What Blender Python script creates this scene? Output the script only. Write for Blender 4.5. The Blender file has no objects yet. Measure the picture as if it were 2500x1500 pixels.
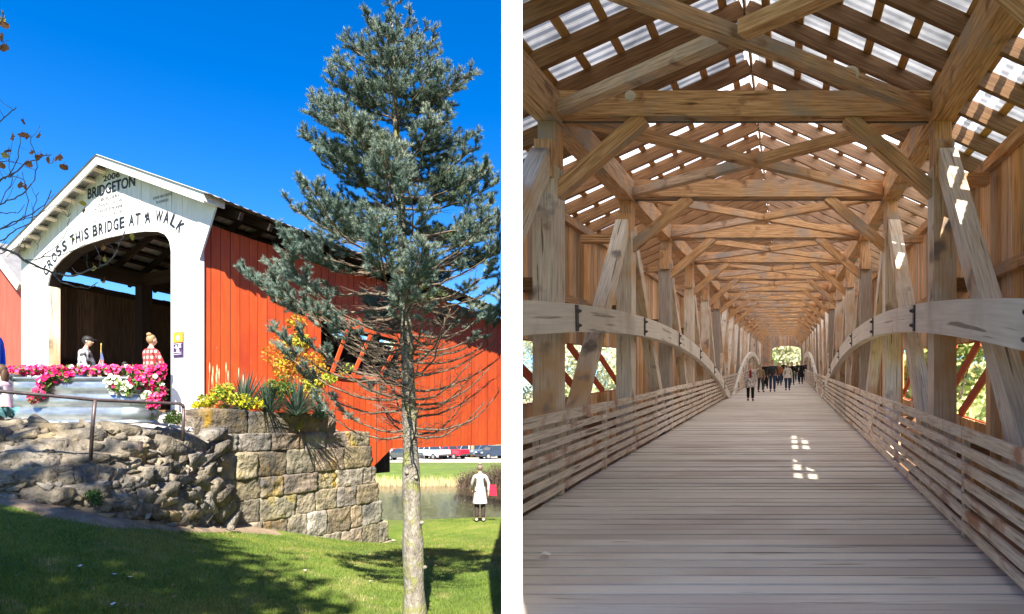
import bpy, bmesh, math, random
import numpy as np
from mathutils import Vector, Matrix, Quaternion
random.seed(7); RNG = np.random.default_rng(7)
PI = math.pi
scene = bpy.context.scene
COL = scene.collection

# ------------------------------------------------------------------ camera
F = 1466.0            # focal length in photograph pixels (2500 wide)
HZ = 1035.0           # row of the horizon in the photograph
cam_d = bpy.data.cameras.new("camera")
cam = bpy.data.objects.new("camera", cam_d); COL.objects.link(cam)
cam_d.sensor_width = 36.0
cam_d.lens = 36.0 * F / 2500.0
cam_d.shift_y = (HZ - 750.0) / 2500.0
cam_d.clip_start = 0.05; cam_d.clip_end = 3000
cam.location = (0, 0, 0); cam.rotation_euler = (PI / 2, 0, 0)
scene.camera = cam

# ------------------------------------------------------------------ sky, sun, exposure
SUN_EL = math.radians(46); SUN_H = Vector((0.06, -0.998, 0)).normalized()
SUN = Vector((SUN_H.x * math.cos(SUN_EL), SUN_H.y * math.cos(SUN_EL), math.sin(SUN_EL)))
world = bpy.data.worlds.new("World"); scene.world = world; world.use_nodes = True
wn = world.node_tree.nodes; wl = world.node_tree.links
bg = wn["Background"]
sky = wn.new("ShaderNodeTexSky"); sky.sky_type = 'NISHITA'; sky.sun_disc = False
sky.sun_elevation = SUN_EL; sky.sun_rotation = math.atan2(SUN.x, SUN.y)
sky.altitude = 200; sky.air_density = 1.0; sky.dust_density = 0.3; sky.ozone_density = 3.0
hs = wn.new("ShaderNodeHueSaturation"); hs.inputs["Saturation"].default_value = 1.45
hs.inputs["Hue"].default_value = 0.512
wl.new(sky.outputs[0], hs.inputs["Color"]); wl.new(hs.outputs[0], bg.inputs[0])
bg.inputs[1].default_value = 0.078
sd = bpy.data.lights.new("sun", 'SUN'); so = bpy.data.objects.new("sun", sd); COL.objects.link(so)
sd.energy = 5.0; sd.angle = math.radians(0.5); sd.color = (1.0, 0.93, 0.82)
so.rotation_euler = SUN.to_track_quat('Z', 'Y').to_euler(); so.location = (5, -10, 30)
scene.view_settings.view_transform = 'Standard'; scene.view_settings.look = 'None'
scene.view_settings.exposure = 1.78; scene.view_settings.gamma = 1.0
scene.render.engine = 'CYCLES'
cy = scene.cycles
cy.max_bounces = 10; cy.diffuse_bounces = 6; cy.glossy_bounces = 3; cy.transmission_bounces = 4
cy.transparent_max_bounces = 6; cy.use_denoising = True
cy.sample_clamp_indirect = 6.0

def P(x, y, Y):
    """surveyed point: photograph column and row at depth Y"""
    return Vector(((x - 1250) / F * Y, Y, (HZ - y) / F * Y))

# ------------------------------------------------------------------ materials
MATS = {}
def mat(name, cols, scale=4.0, coord='Object', stretch=(1, 1, 1), detail=5.0, rough=0.8, bump=0.0, island=0.0,
        spots=None, metallic=0.0, spec=0.3, trans=0.0, distort=0.0, bscale=None, hue=0.0, sat=0.0, emit=None, coat=0.0, spots2=None, nrough=0.55, crack=0.0):
    if name in MATS: return MATS[name]
    m = bpy.data.materials.new(name); m.use_nodes = True; MATS[name] = m
    nt = m.node_tree; N = nt.nodes; L = nt.links
    b = N["Principled BSDF"]
    tc = N.new("ShaderNodeTexCoord"); mp = N.new("ShaderNodeMapping")
    L.new(tc.outputs[coord], mp.inputs[0]); mp.inputs['Scale'].default_value = stretch
    nz = N.new("ShaderNodeTexNoise"); nz.inputs['Scale'].default_value = scale; nz.inputs['Detail'].default_value = detail
    nz.inputs['Roughness'].default_value = nrough
    nz.inputs['Distortion'].default_value = distort
    L.new(mp.outputs[0], nz.inputs['Vector'])
    if len(cols) == 1: cols = [(0.3, cols[0]), (0.7, tuple(min(1, c * 1.12) for c in cols[0]))]
    cr = N.new("ShaderNodeValToRGB"); el = cr.color_ramp.elements
    while len(el) < len(cols): el.new(0.5)
    for e, (p, c) in zip(el, cols): e.position = p; e.color = (*c, 1)
    L.new(nz.outputs['Fac'], cr.inputs[0]); out = cr.outputs[0]
    def spot(out, sp):
        c, sc, lo, hi = sp
        n2 = N.new("ShaderNodeTexNoise"); n2.inputs['Scale'].default_value = sc; n2.inputs['Detail'].default_value = 4
        L.new(tc.outputs[coord], n2.inputs['Vector'])
        r2 = N.new("ShaderNodeValToRGB"); r2.color_ramp.elements[0].position = lo; r2.color_ramp.elements[1].position = hi
        L.new(n2.outputs['Fac'], r2.inputs[0])
        mx = N.new("ShaderNodeMix"); mx.data_type = 'RGBA'
        L.new(r2.outputs[0], mx.inputs[0]); L.new(out, mx.inputs[6]); mx.inputs[7].default_value = (*c, 1)
        return mx.outputs[2]
    if crack:
        n3 = N.new("ShaderNodeTexNoise"); n3.inputs['Scale'].default_value = .45; n3.inputs['Detail'].default_value = 3; n3.inputs['Distortion'].default_value = .3
        L.new(mp.outputs[0], n3.inputs['Vector']); r3 = N.new("ShaderNodeValToRGB"); r3.color_ramp.elements[0].position = .635; r3.color_ramp.elements[1].position = .68
        L.new(n3.outputs['Fac'], r3.inputs[0]); m3 = N.new("ShaderNodeMix"); m3.data_type = 'RGBA'; m3.blend_type = 'MULTIPLY'
        L.new(r3.outputs[0], m3.inputs[0]); L.new(out, m3.inputs[6]); m3.inputs[7].default_value = (crack, crack * .9, crack * .8, 1); out = m3.outputs[2]
    if spots: out = spot(out, spots)
    if spots2: out = spot(out, spots2)
    if island or hue or sat:
        ge = N.new("ShaderNodeNewGeometry"); h = N.new("ShaderNodeHueSaturation")
        mr = N.new("ShaderNodeMapRange"); mr.inputs[3].default_value = 1 - island; mr.inputs[4].default_value = 1 + island
        L.new(ge.outputs['Random Per Island'], mr.inputs[0]); L.new(mr.outputs[0], h.inputs['Value'])
        if hue:
            ma = N.new("ShaderNodeMath"); ma.operation = 'MULTIPLY'; ma.inputs[1].default_value = 7.31
            fr = N.new("ShaderNodeMath"); fr.operation = 'FRACT'
            L.new(ge.outputs['Random Per Island'], ma.inputs[0]); L.new(ma.outputs[0], fr.inputs[0])
            m2 = N.new("ShaderNodeMapRange"); m2.inputs[3].default_value = 0.5 - hue; m2.inputs[4].default_value = 0.5 + hue
            L.new(fr.outputs[0], m2.inputs[0]); L.new(m2.outputs[0], h.inputs['Hue'])
        if sat:
            ma = N.new("ShaderNodeMath"); ma.operation = 'MULTIPLY'; ma.inputs[1].default_value = 13.7
            fr = N.new("ShaderNodeMath"); fr.operation = 'FRACT'
            L.new(ge.outputs['Random Per Island'], ma.inputs[0]); L.new(ma.outputs[0], fr.inputs[0])
            m2 = N.new("ShaderNodeMapRange"); m2.inputs[3].default_value = 1 - sat; m2.inputs[4].default_value = 1 + sat * 0.5
            L.new(fr.outputs[0], m2.inputs[0]); L.new(m2.outputs[0], h.inputs['Saturation'])
        L.new(out, h.inputs['Color']); out = h.outputs[0]
    L.new(out, b.inputs['Base Color'])
    b.inputs['Roughness'].default_value = rough; b.inputs['Metallic'].default_value = metallic
    b.inputs['Specular IOR Level'].default_value = spec
    if coat: b.inputs['Coat Weight'].default_value = coat
    if emit: b.inputs['Emission Color'].default_value = (*emit[0], 1); b.inputs['Emission Strength'].default_value = emit[1]
    if bump:
        src = nz
        if bscale:
            src = N.new("ShaderNodeTexNoise"); src.inputs['Scale'].default_value = bscale; src.inputs['Detail'].default_value = 6
            L.new(mp.outputs[0], src.inputs['Vector'])
        bp = N.new("ShaderNodeBump"); bp.inputs['Strength'].default_value = min(1, bump); bp.inputs['Distance'].default_value = 0.02 * max(1, bump)
        L.new(src.outputs['Fac'], bp.inputs['Height']); L.new(bp.outputs[0], b.inputs['Normal'])
    if trans:
        tr = N.new("ShaderNodeBsdfTranslucent"); ms = N.new("ShaderNodeMixShader"); ms.inputs[0].default_value = trans
        L.new(out, tr.inputs[0]); L.new(b.outputs[0], ms.inputs[1]); L.new(tr.outputs[0], ms.inputs[2])
        L.new(ms.outputs[0], N["Material Output"].inputs[0])
    return m
def flat(name, c, rough=0.7, **k):
    return mat(name, [(0.3, tuple(v * 0.88 for v in c)), (0.7, c)], scale=k.pop('scale', 9), rough=rough, **k)

UVW = dict(coord='UV', scale=1.0, detail=8)
wood_beam = mat('aged_brown_timber', [(0.28, (.28, .155, .08)), (0.5, (.56, .35, .205)), (0.72, (.78, .54, .345))], stretch=(2.0, 36, 1), rough=.75, bump=.25, island=.22, sat=.35, crack=.35, spots=((.36, .30, .25), 1.0, .50, .66), spots2=((.22, .12, .07), 2.3, .60, .72), **UVW)
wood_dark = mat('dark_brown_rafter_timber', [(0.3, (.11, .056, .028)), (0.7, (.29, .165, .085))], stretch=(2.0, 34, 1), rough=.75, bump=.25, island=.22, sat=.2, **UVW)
wood_orange = mat('orange_brown_batten_timber', [(0.3, (.34, .17, .06)), (0.7, (.60, .34, .14))], stretch=(2.0, 34, 1), rough=.75, bump=.2, island=.2, **UVW)
wood_grey = mat('weathered_grey_timber', [(0.28, (.36, .305, .24)), (0.5, (.64, .565, .47)), (0.72, (.80, .72, .61))], stretch=(1.8, 40, 1), rough=.8, bump=.3, island=.2, sat=.3, crack=.35, spots=((.54, .36, .22), .8, .50, .66), spots2=((.22, .19, .17), 1.6, .60, .70), **UVW)
wood_rail = mat('worn_rail_board_timber', [(0.28, (.40, .31, .23)), (0.5, (.66, .56, .44)), (0.75, (.82, .73, .61))], stretch=(2.2, 36, 1), rough=.75, bump=.3, island=.22, sat=.35, crack=.4, spots=((.42, .24, .16), 1.6, .56, .68), **UVW)
wood_arch = mat('pale_arch_timber', [(0.3, (.60, .55, .47)), (0.7, (.76, .71, .62))], stretch=(1.0, 26, 1), rough=.7, bump=.15, island=.1, crack=.4, spots=((.50, .44, .36), .9, .52, .7), **UVW)
wood_deck = mat('grey_deck_plank_timber', [(0.28, (.55, .505, .44)), (0.5, (.63, .58, .505)), (0.74, (.68, .63, .55))], stretch=(1.6, 46, 1), rough=.5, bump=.15, island=.10, spec=.35, crack=.45, spots=((.46, .39, .33), .35, .48, .66), **UVW)
wood_side_in = mat('brown_siding_inner_face', [(0.28, (.34, .18, .08)), (0.5, (.62, .37, .18)), (0.72, (.80, .56, .33))], stretch=(1.6, 36, 1), rough=.75, bump=.25, island=.36, sat=.3, crack=.35, **UVW)
wood_grey_old = mat('old_grey_post_timber', [(0.3, (.22, .18, .15)), (0.7, (.42, .36, .30))], stretch=(1.8, 40, 1), rough=.85, bump=.3, island=.2, **UVW)
shade_inner = mat('shade_dark_boards', [(0.3, (.010, .006, .004)), (0.7, (.030, .018, .012))], stretch=(1.0, 16, 1), rough=.9, island=.4, **UVW)  # boards coloured near black to hold the shade inside the red bridge
red_paint = mat('red_barn_paint', [(0.3, (.46, .062, .014)), (0.7, (.55, .090, .022))], coord='UV', scale=2.5, stretch=(.6, 5, 1), rough=.55, bump=.12, island=.10, spots=((.62, .20, .12), 7.0, .69, .76), spots2=((.42, .05, .02), .9, .50, .75))
red_paint2 = mat('faded_red_barn_paint', [(0.3, (.40, .065, .04)), (0.7, (.47, .09, .06))], coord='UV', scale=2.0, stretch=(.6, 4, 1), rough=.6, island=.06)
white_paint = mat('white_barn_paint', [(0.3, (.50, .50, .50)), (0.7, (.62, .62, .62))], coord='UV', scale=2.5, stretch=(1, 12, 1), rough=.6, bump=.15, island=.05, spots=((.55, .52, .48), 9.0, .70, .76))
white_wall = mat('white_divider_paint', [(0.3, (.90, .90, .90)), (0.7, (.93, .93, .93))], scale=3, rough=.6)
black_paint = flat('black_sign_paint', (.012, .016, .025), .6)
iron = mat('dark_bolted_iron', [(0.3, (.05, .045, .045)), (0.7, (.12, .105, .10))], scale=14, rough=.55, metallic=.4)
steel_rod = flat('grey_steel_rod', (.16, .15, .15), .45, metallic=.6)
rail_paint = mat('brown_pipe_paint', [(0.3, (.05, .035, .035)), (0.7, (.10, .07, .065))], scale=20, rough=.4, spec=.5)
roof_fill = mat('light_fill_corrugated', [(0.3, (.86, .86, .86)), (0.7, (.92, .92, .92))], scale=2.2, rough=.5, trans=.9)  # sheets made translucent to fill the timber bridge with daylight
roof_old = mat('old_light_fill_corrugated', [(0.3, (.12, .121, .122)), (0.7, (.30, .298, .295))], scale=2.2, rough=.5, trans=.8, spots=((.42, .22, .16), .4, .66, .78))  # greyer sheets in view, also made translucent for interior light
roof_tin = mat('grey_tin_roofing', [(0.3, (.20, .19, .18)), (0.7, (.34, .33, .32))], scale=3, rough=.5, metallic=.3)
galv = mat('galvanised_steel', [(0.35, (.26, .29, .31)), (0.65, (.42, .46, .48))], scale=5, stretch=(1, 1, 3), rough=.36, metallic=.8, bump=.05)

# ------------------------------------------------------------------ mesh builder
def ident(p): return p
class MB:
    def __init__(s, fn=None): s.v = []; s.f = []; s.uv = []; s.mi = []; s.fn = fn or ident
    def face(s, pts, uvs=None, mi=0):
        i = len(s.v); s.v += [s.fn(Vector(p)) for p in pts]; s.f.append(tuple(range(i, i + len(pts))))
        s.uv += list(uvs) if uvs else [(p[0], p[1]) for p in pts]; s.mi.append(mi)
    def hexa(s, c, L=None, mi=0, mis=None):
        """c: 8 corners, 0-3 start ring, 4-7 end ring; one welded island"""
        i = len(s.v); s.v += [s.fn(Vector(p)) for p in c]
        c = [Vector(p) for p in c]
        L = L or (c[4] - c[0]).length
        a = (c[1] - c[0]).length; b = (c[2] - c[1]).length; o = random.uniform(0, 60); q = random.uniform(0, 60)
        def add(idx, uv, k): s.f.append(tuple(i + j for j in idx)); s.uv.extend(uv); s.mi.append(mis[k] if mis else mi)
        off = [0, a, a + b, 2 * a + b, 2 * a + 2 * b]
        for k in range(4):
            j = (k + 1) % 4
            add((k, 4 + k, 4 + j, j), [(o, q + off[k]), (o + L, q + off[k]), (o + L, q + off[k + 1]), (o, q + off[k + 1])], k)
        add((0, 1, 2, 3), [(o, q), (o + .02, q + a), (o + .04, q + a), (o + .04, q)], 4)
        add((7, 6, 5, 4), [(o, q), (o + .02, q + a), (o + .04, q + a), (o + .04, q)], 5)
    def beam(s, a, b, w, h, up=(0, 0, 1), mi=0, mis=None):
        a = Vector(a); b = Vector(b); d = (b - a).normalized(); up = Vector(up)
        sd_ = d.cross(up)
        if sd_.length < 1e-4: sd_ = d.cross(Vector((0, 1, 0)))
        sd_.normalize(); u = sd_.cross(d).normalized()
        r = [sd_ * (w / 2) - u * (h / 2), sd_ * (w / 2) + u * (h / 2), -sd_ * (w / 2) + u * (h / 2), -sd_ * (w / 2) - u * (h / 2)]
        s.hexa([a + x for x in r] + [b + x for x in r], mi=mi, mis=mis)
    def box(s, x0, x1, y0, y1, z0, z1, mi=0, ax=2, mis=None):
        if ax == 2: c = [(x0, y0), (x1, y0), (x1, y1), (x0, y1)]; s.hexa([(*p, z0) for p in c] + [(*p, z1) for p in c], mi=mi, mis=mis)
        elif ax == 0: c = [(y0, z0), (y1, z0), (y1, z1), (y0, z1)]; s.hexa([(x0, *p) for p in c] + [(x1, *p) for p in c], mi=mi, mis=mis)
        else: c = [(x0, z0), (x0, z1), (x1, z1), (x1, z0)]; s.hexa([(p[0], y0, p[1]) for p in c] + [(p[0], y1, p[1]) for p in c], mi=mi, mis=mis)
    def tube(s, path, rad, n=6, mi=0, cap=True):
        path = [Vector(p) for p in path]; m = len(path)
        if not hasattr(rad, '__len__'): rad = [rad] * m
        base = len(s.v); up = Vector((0.123, 0.457, 0.88)); L = 0; o = random.uniform(0, 50)
        ls = []
        for k in range(m):
            if k: L += (path[k] - path[k - 1]).length
            ls.append(L)
            d = (path[min(k + 1, m - 1)] - path[max(k - 1, 0)])
            d = d.normalized() if d.length > 1e-9 else Vector((0, 0, 1))
            a = d.cross(up)
            if a.length < 1e-3: a = d.cross(Vector((1, 0, 0)))
            a.normalize(); b = d.cross(a); up = -b.cross(d) if False else up
            for j in range(n):
                t = 2 * PI * j / n
                s.v.append(s.fn(path[k] + (a * math.cos(t) + b * math.sin(t)) * rad[k]))
        for k in range(m - 1):
            for j in range(n):
                q = (j + 1) % n
                s.f.append((base + k * n + j, base + k * n + q, base + (k + 1) * n + q, base + (k + 1) * n + j))
                c = 2 * PI * max(rad[0], .01) / n
                s.uv += [(o + ls[k], j * c), (o + ls[k], (j + 1) * c), (o + ls[k + 1], (j + 1) * c), (o + ls[k + 1], j * c)]; s.mi.append(mi)
        if cap and n > 2:
            s.f.append(tuple(base + j for j in range(n))[::-1]); s.uv += [(0, 0)] * n; s.mi.append(mi)
            s.f.append(tuple(base + (m - 1) * n + j for j in range(n))); s.uv += [(0, 0)] * n; s.mi.append(mi)
    def grid(s, pts, mi=0, uvs=1.0):
        """pts: rows of equal length"""
        base = len(s.v); R = len(pts); C = len(pts[0])
        for r in pts: s.v += [s.fn(Vector(p)) for p in r]
        for i in range(R - 1):
            for j in range(C - 1):
                s.f.append((base + i * C + j, base + i * C + j + 1, base + (i + 1) * C + j + 1, base + (i + 1) * C + j))
                s.uv += [(i * uvs, j * uvs), (i * uvs, (j + 1) * uvs), ((i + 1) * uvs, (j + 1) * uvs), ((i + 1) * uvs, j * uvs)]; s.mi.append(mi)
    def build(s, name, mats, parent=None, smooth=False, cut=None, loc=None, cut2=None):
        if not s.f: return None
        me = bpy.data.meshes.new(name)
        vs = [tuple(v) for v in s.v]
        if loc is not None:
            L = Vector(loc); vs = [(v[0] - L.x, v[1] - L.y, v[2] - L.z) for v in vs]
        me.from_pydata(vs, [], s.f)
        uvl = me.uv_layers.new(name="UVMap")
        uvl.data.foreach_set("uv", np.array(s.uv, dtype=np.float32).ravel())
        for m in (mats if isinstance(mats, (list, tuple)) else [mats]): me.materials.append(m)
        me.polygons.foreach_set("material_index", np.array(s.mi, dtype=np.int32))
        if smooth: me.polygons.foreach_set("use_smooth", np.ones(len(s.f), dtype=bool))
        if cut is not None:
            xs = [v[0] for v in vs]
            if max(xs) < cut + 1e-3: bpy.data.meshes.remove(me); return None
            if min(xs) < cut:
                bm = bmesh.new(); bm.from_mesh(me)
                bmesh.ops.bisect_plane(bm, geom=bm.verts[:] + bm.edges[:] + bm.faces[:], plane_co=(cut, 0, 0), plane_no=(1, 0, 0), clear_inner=True)
                bm.to_mesh(me); bm.free()
                if not me.polygons: bpy.data.meshes.remove(me); return None
            if cut2 is not None:
                bm = bmesh.new(); bm.from_mesh(me)
                near = [f for f in bm.faces if min(v.co.y for v in f.verts) < 4.0]
                ge = list({v for f in near for v in f.verts}) + list({e for f in near for e in f.edges}) + near
                if near: bmesh.ops.bisect_plane(bm, geom=ge, plane_co=cut2[0], plane_no=cut2[1], clear_inner=True)
                bm.to_mesh(me); bm.free()
                if not me.polygons: bpy.data.meshes.remove(me); return None
        me.update()
        o = bpy.data.objects.new(name, me); COL.objects.link(o)
        if parent: o.parent = parent; o.matrix_parent_inverse = parent.matrix_world.inverted() if loc is None else Matrix()
        if loc is not None: o.location = loc
        return o
def tag(o, label=None, cat=None, group=None, kind=None):
    if label: o['label'] = label
    if cat: o['category'] = cat
    if group: o['group'] = group
    if kind: o['kind'] = kind
    return o
def empty(name, loc=(0, 0, 0), rz=0.0, **k):
    o = bpy.data.objects.new(name, None); COL.objects.link(o); o.location = loc; o.rotation_euler = (0, 0, rz)
    o.empty_display_size = .2
    bpy.context.view_layer.update()
    return tag(o, **k)
def nmesh(name, verts, faces, mats, parent=None, smooth=False, mi=None):
    """numpy fast path: verts (n,3), faces (m,k)"""
    me = bpy.data.meshes.new(name); faces = np.asarray(faces, dtype=np.int32); k = faces.shape[1]; m = len(faces)
    me.vertices.add(len(verts)); me.vertices.foreach_set("co", np.asarray(verts, dtype=np.float32).ravel())
    me.loops.add(m * k); me.loops.foreach_set("vertex_index", faces.ravel())
    me.polygons.add(m); me.polygons.foreach_set("loop_start", np.arange(0, m * k, k, dtype=np.int32))
    if smooth: me.polygons.foreach_set("use_smooth", np.ones(m, dtype=bool))
    for x in (mats if isinstance(mats, (list, tuple)) else [mats]): me.materials.append(x)
    if mi is not None: me.polygons.foreach_set("material_index", np.asarray(mi, dtype=np.int32))
    me.update(calc_edges=True); me.validate()
    o = bpy.data.objects.new(name, me); COL.objects.link(o)
    if parent: o.parent = parent; o.matrix_parent_inverse = parent.matrix_world.inverted()
    return o
def copy_tree(o, parent=None):
    c = o.copy(); COL.objects.link(c)
    if parent: c.parent = parent; c.matrix_parent_inverse = o.matrix_parent_inverse.copy()
    for ch in list(o.children): copy_tree(ch, c)
    return c
def rot(pts, rz, loc=(0, 0, 0)):
    c, s_ = math.cos(rz), math.sin(rz)
    return [Vector((p[0] * c - p[1] * s_ + loc[0], p[0] * s_ + p[1] * c + loc[1], p[2] + loc[2])) for p in pts]
# ------------------------------------------------------------------ terrain
ctrl = [(0, 4.2, -1.5), (-3.8, 4.5, -1.43), (0, 2, -1.55), (-3, 2, -1.5), (-7, 2, -1.2), (-9, 5, -.9), (-6.5, 7.4, -.80), (-8.5, 7.2, -.75), (-5.9, 7.75, -1.0),
        (-5.4, 8.5, -1.32), (-5.35, 9.6, -1.62), (-5.3, 10.8, -1.85), (-4.75, 12.3, -2.2), (-3.3, 15.5, -3.06), (-.9, 17.4, -2.84), (-3.2, 18.2, -3.05),
        (0, 10, -2.25), (-2.5, 10, -2.2), (-3, 7, -1.75), (-1.0, 6, -1.98), (-2.0, 5.6, -1.86), (-.3, 5, -1.72), (-1.2, 4.6, -1.6), (-4, 6, -1.42), (.5, 18.8, -3.0), (-4, 19.5, -3.1),
        (3, 5, -1.9), (6, 8, -2.3), (5, 15, -2.9), (10, 18, -3.0), (15, 10, -2.2), (3, 0, -1.7), (0, -6, -1.3), (-9, -6, -.9), (10, -6, -1.3), (22, 14, -1.6), (30, 30, -1.2),
        (0, -30, -1), (-30, 0, 0), (-30, 20, 0), (30, -10, -1), (25, 5, -1.4), (-9, 12, -1), (-14, 17, -.3), (-7.5, 14, -1.5), (-6.2, 16, -2.6), (-12, 24, -2.0)]
cp = np.array(ctrl); n_ = len(cp)
def _U(r2): return np.where(r2 > 1e-9, r2 * np.log(np.maximum(r2, 1e-9)), 0.0)
K_ = _U(((cp[:, None, :2] - cp[None, :, :2]) ** 2).sum(-1)) + np.eye(n_) * 0.6
A_ = np.zeros((n_ + 3, n_ + 3)); A_[:n_, :n_] = K_; A_[:n_, n_] = 1; A_[:n_, n_ + 1:] = cp[:, :2]; A_[n_, :n_] = 1; A_[n_ + 1:, :n_] = cp[:, :2].T
W_ = np.linalg.solve(A_, np.r_[cp[:, 2], 0, 0, 0])
WATER = -4.6
def ground(x, y):
    x = np.asarray(x, float); y = np.asarray(y, float); sh = x.shape
    q = np.stack([x.ravel(), y.ravel()], -1)
    z = _U(((q[:, None] - cp[None, :, :2]) ** 2).sum(-1)) @ W_[:n_] + W_[n_] + q @ W_[n_ + 1:]
    z = z.reshape(sh)
    far = -4.45 + 0 * x
    yy = y + 0.05 * x
    near_edge = 19.6 + 0.6 * np.sin(x * .35)
    # bank, bed and far meadow
    z = np.clip(z, -3.2, 1.0)
    t = np.clip((yy - near_edge) / 5.0, 0, 1); t = t * t * (3 - 2 * t)
    z = z * (1 - t) + (-5.4) * t
    fe = 44.5 + 1.2 * np.sin(x * .13 + 1)
    t2 = np.clip((yy - fe) / 5.0, 0, 1); t2 = t2 * t2 * (3 - 2 * t2)
    z = z * (1 - t2) + (-4.15 + 0.0 * yy) * t2
    t3 = np.clip((yy - 50) / 25, 0, 1)
    z = z + t3 * (-.3) * (t2)
    t4 = np.clip((np.abs(x) - 60) / 200, 0, 1); t5 = np.clip((y - 130) / 300, 0, 1)
    z = z + t4 * 14 + t5 * 10
    return z
def gz(x, y): return float(ground(np.array([x]), np.array([y]))[0])
def tgrid(x0, x1, y0, y1, nx, ny, name, m, dz=0.0):
    X, Y = np.meshgrid(np.linspace(x0, x1, nx), np.linspace(y0, y1, ny)); Z = ground(X, Y) + dz
    v = np.stack([X.ravel(), Y.ravel(), Z.ravel()], -1)
    i = (np.arange(ny - 1)[:, None] * nx + np.arange(nx - 1)[None]).ravel()
    return nmesh(name, v, np.stack([i, i + 1, i + nx + 1, i + nx], -1), m, smooth=True)
grass_m = mat('lawn_soil_and_turf', [(0.25, (.045, .085, .012)), (0.5, (.11, .165, .02)), (0.7, (.20, .21, .045))], scale=1.3, detail=8, nrough=.7, rough=.9, bump=.8, bscale=40, spots=((.10, .13, .03), .35, .45, .7))
# one sheet, fine near the camera and coarse to the horizon
xs = np.unique(np.concatenate([np.linspace(-12, 12, 97), np.linspace(-60, 60, 61), np.linspace(-900, 900, 37)]))
ys = np.unique(np.concatenate([np.linspace(-4, 28, 129), np.linspace(28, 90, 63), np.linspace(-60, 1500, 60)]))
X, Y = np.meshgrid(xs, ys); Z = ground(X, Y)
nx, ny = len(xs), len(ys)
i = (np.arange(ny - 1)[:, None] * nx + np.arange(nx - 1)[None]).ravel()
g = nmesh('ground', np.stack([X.ravel(), Y.ravel(), Z.ravel()], -1), np.stack([i, i + 1, i + nx + 1, i + nx], -1), grass_m, smooth=True)
tag(g, kind='structure')
# river
wm = bpy.data.materials.new('river_water'); wm.use_nodes = True; b = wm.node_tree.nodes['Principled BSDF']
b.inputs['Base Color'].default_value = (.045, .036, .020, 1); b.inputs['Roughness'].default_value = .08; b.inputs['IOR'].default_value = 1.33; b.inputs['Specular IOR Level'].default_value = .5
nz = wm.node_tree.nodes.new('ShaderNodeTexNoise'); nz.inputs['Scale'].default_value = 2.2; nz.inputs['Detail'].default_value = 3
tc = wm.node_tree.nodes.new('ShaderNodeTexCoord'); mp = wm.node_tree.nodes.new('ShaderNodeMapping'); mp.inputs['Scale'].default_value = (1, .35, 1)
bp = wm.node_tree.nodes.new('ShaderNodeBump'); bp.inputs['Strength'].default_value = .14; bp.inputs['Distance'].default_value = .1
wm.node_tree.links.new(tc.outputs['Object'], mp.inputs[0]); wm.node_tree.links.new(mp.outputs[0], nz.inputs[0])
wm.node_tree.links.new(nz.outputs[0], bp.inputs['Height']); wm.node_tree.links.new(bp.outputs[0], b.inputs['Normal'])
w = MB(); w.face([(-300, 15, WATER), (300, 15, WATER), (300, 62, WATER), (-300, 62, WATER)]); w = w.build('river', wm); tag(w, kind='structure')
# parking lot across the river, pale gravel
lot_m = mat('pale_gravel_lot', [(0.3, (.42, .37, .30)), (0.7, (.58, .52, .44))], scale=2, rough=.95, detail=8)
tag(tgrid(-45, 70, 67, 112, 40, 14, 'parking_lot', lot_m, .03), kind='structure')
# bare earth strip under the stone wall
dirt_m = mat('bare_brown_earth', [(0.3, (.17, .12, .075)), (0.7, (.32, .24, .165))], scale=6, rough=.95, bump=.6, detail=8)
dp = [P(-60, 1195, 7.3), P(60, 1205, 7.45), P(150, 1222, 7.6), P(300, 1250, 8.1), P(430, 1275, 9.0), P(560, 1285, 11.1), P(680, 1300, 12.0)]
bmd = MB(); up_, dn_ = [], []
rows = []
for k, p in enumerate(dp):
    row = []
    for j in range(7):
        f = j / 6; wdt = [.5, .6, .75, .95, .85, .6, .35][k]
        x = p.x + .25 * (1 - f) * -.2 + wdt * (f - .35) * .8; y = p.y - wdt * (f - .35) * 1.4 + (0.05 * math.sin(k * 2.3 + j))
        row.append((x, y, gz(x, y) + .03 + (.0 if 0 < j < 6 else -.035)))
    rows.append(row)
bmd.grid(rows); tag(bmd.build('dirt_path', dirt_m, smooth=True), kind='structure')

# grass blades: thousands of small leaves
def blades(name, pts, hmin, hmax, w, m, label):
    n = len(pts); a = RNG.uniform(0, 2 * PI, n); h = RNG.uniform(hmin, hmax, n); lean = RNG.uniform(0, .9, n) * h; la = RNG.uniform(0, 2 * PI, n)
    dx, dy = np.cos(a) * w, np.sin(a) * w
    v = np.empty((n, 3, 3)); v[:, 0] = pts + np.stack([-dx, -dy, 0 * dx], -1); v[:, 1] = pts + np.stack([dx, dy, 0 * dx], -1)
    v[:, 2] = pts + np.stack([np.cos(la) * lean, np.sin(la) * lean, h], -1)
    o = nmesh(name, v.reshape(-1, 3), np.arange(n * 3).reshape(-1, 3), m); return tag(o, label, 'grass', kind='stuff')
blade_m = mat('grass_blade_green', [(0.3, (.052, .105, .014)), (0.5, (.125, .185, .024)), (0.68, (.24, .235, .052))], spots=((.34, .29, .12), 2.2, .57, .70), scale=.8, detail=6, rough=.6, island=.45, hue=.03, trans=.25)
N = 260000
yy = 3.7 + (RNG.random(N) ** 1.9) * 15.5; kx_ = RNG.uniform(-.90, 0.05, N); xx = kx_ * yy
ok = np.ones(N, bool)
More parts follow.
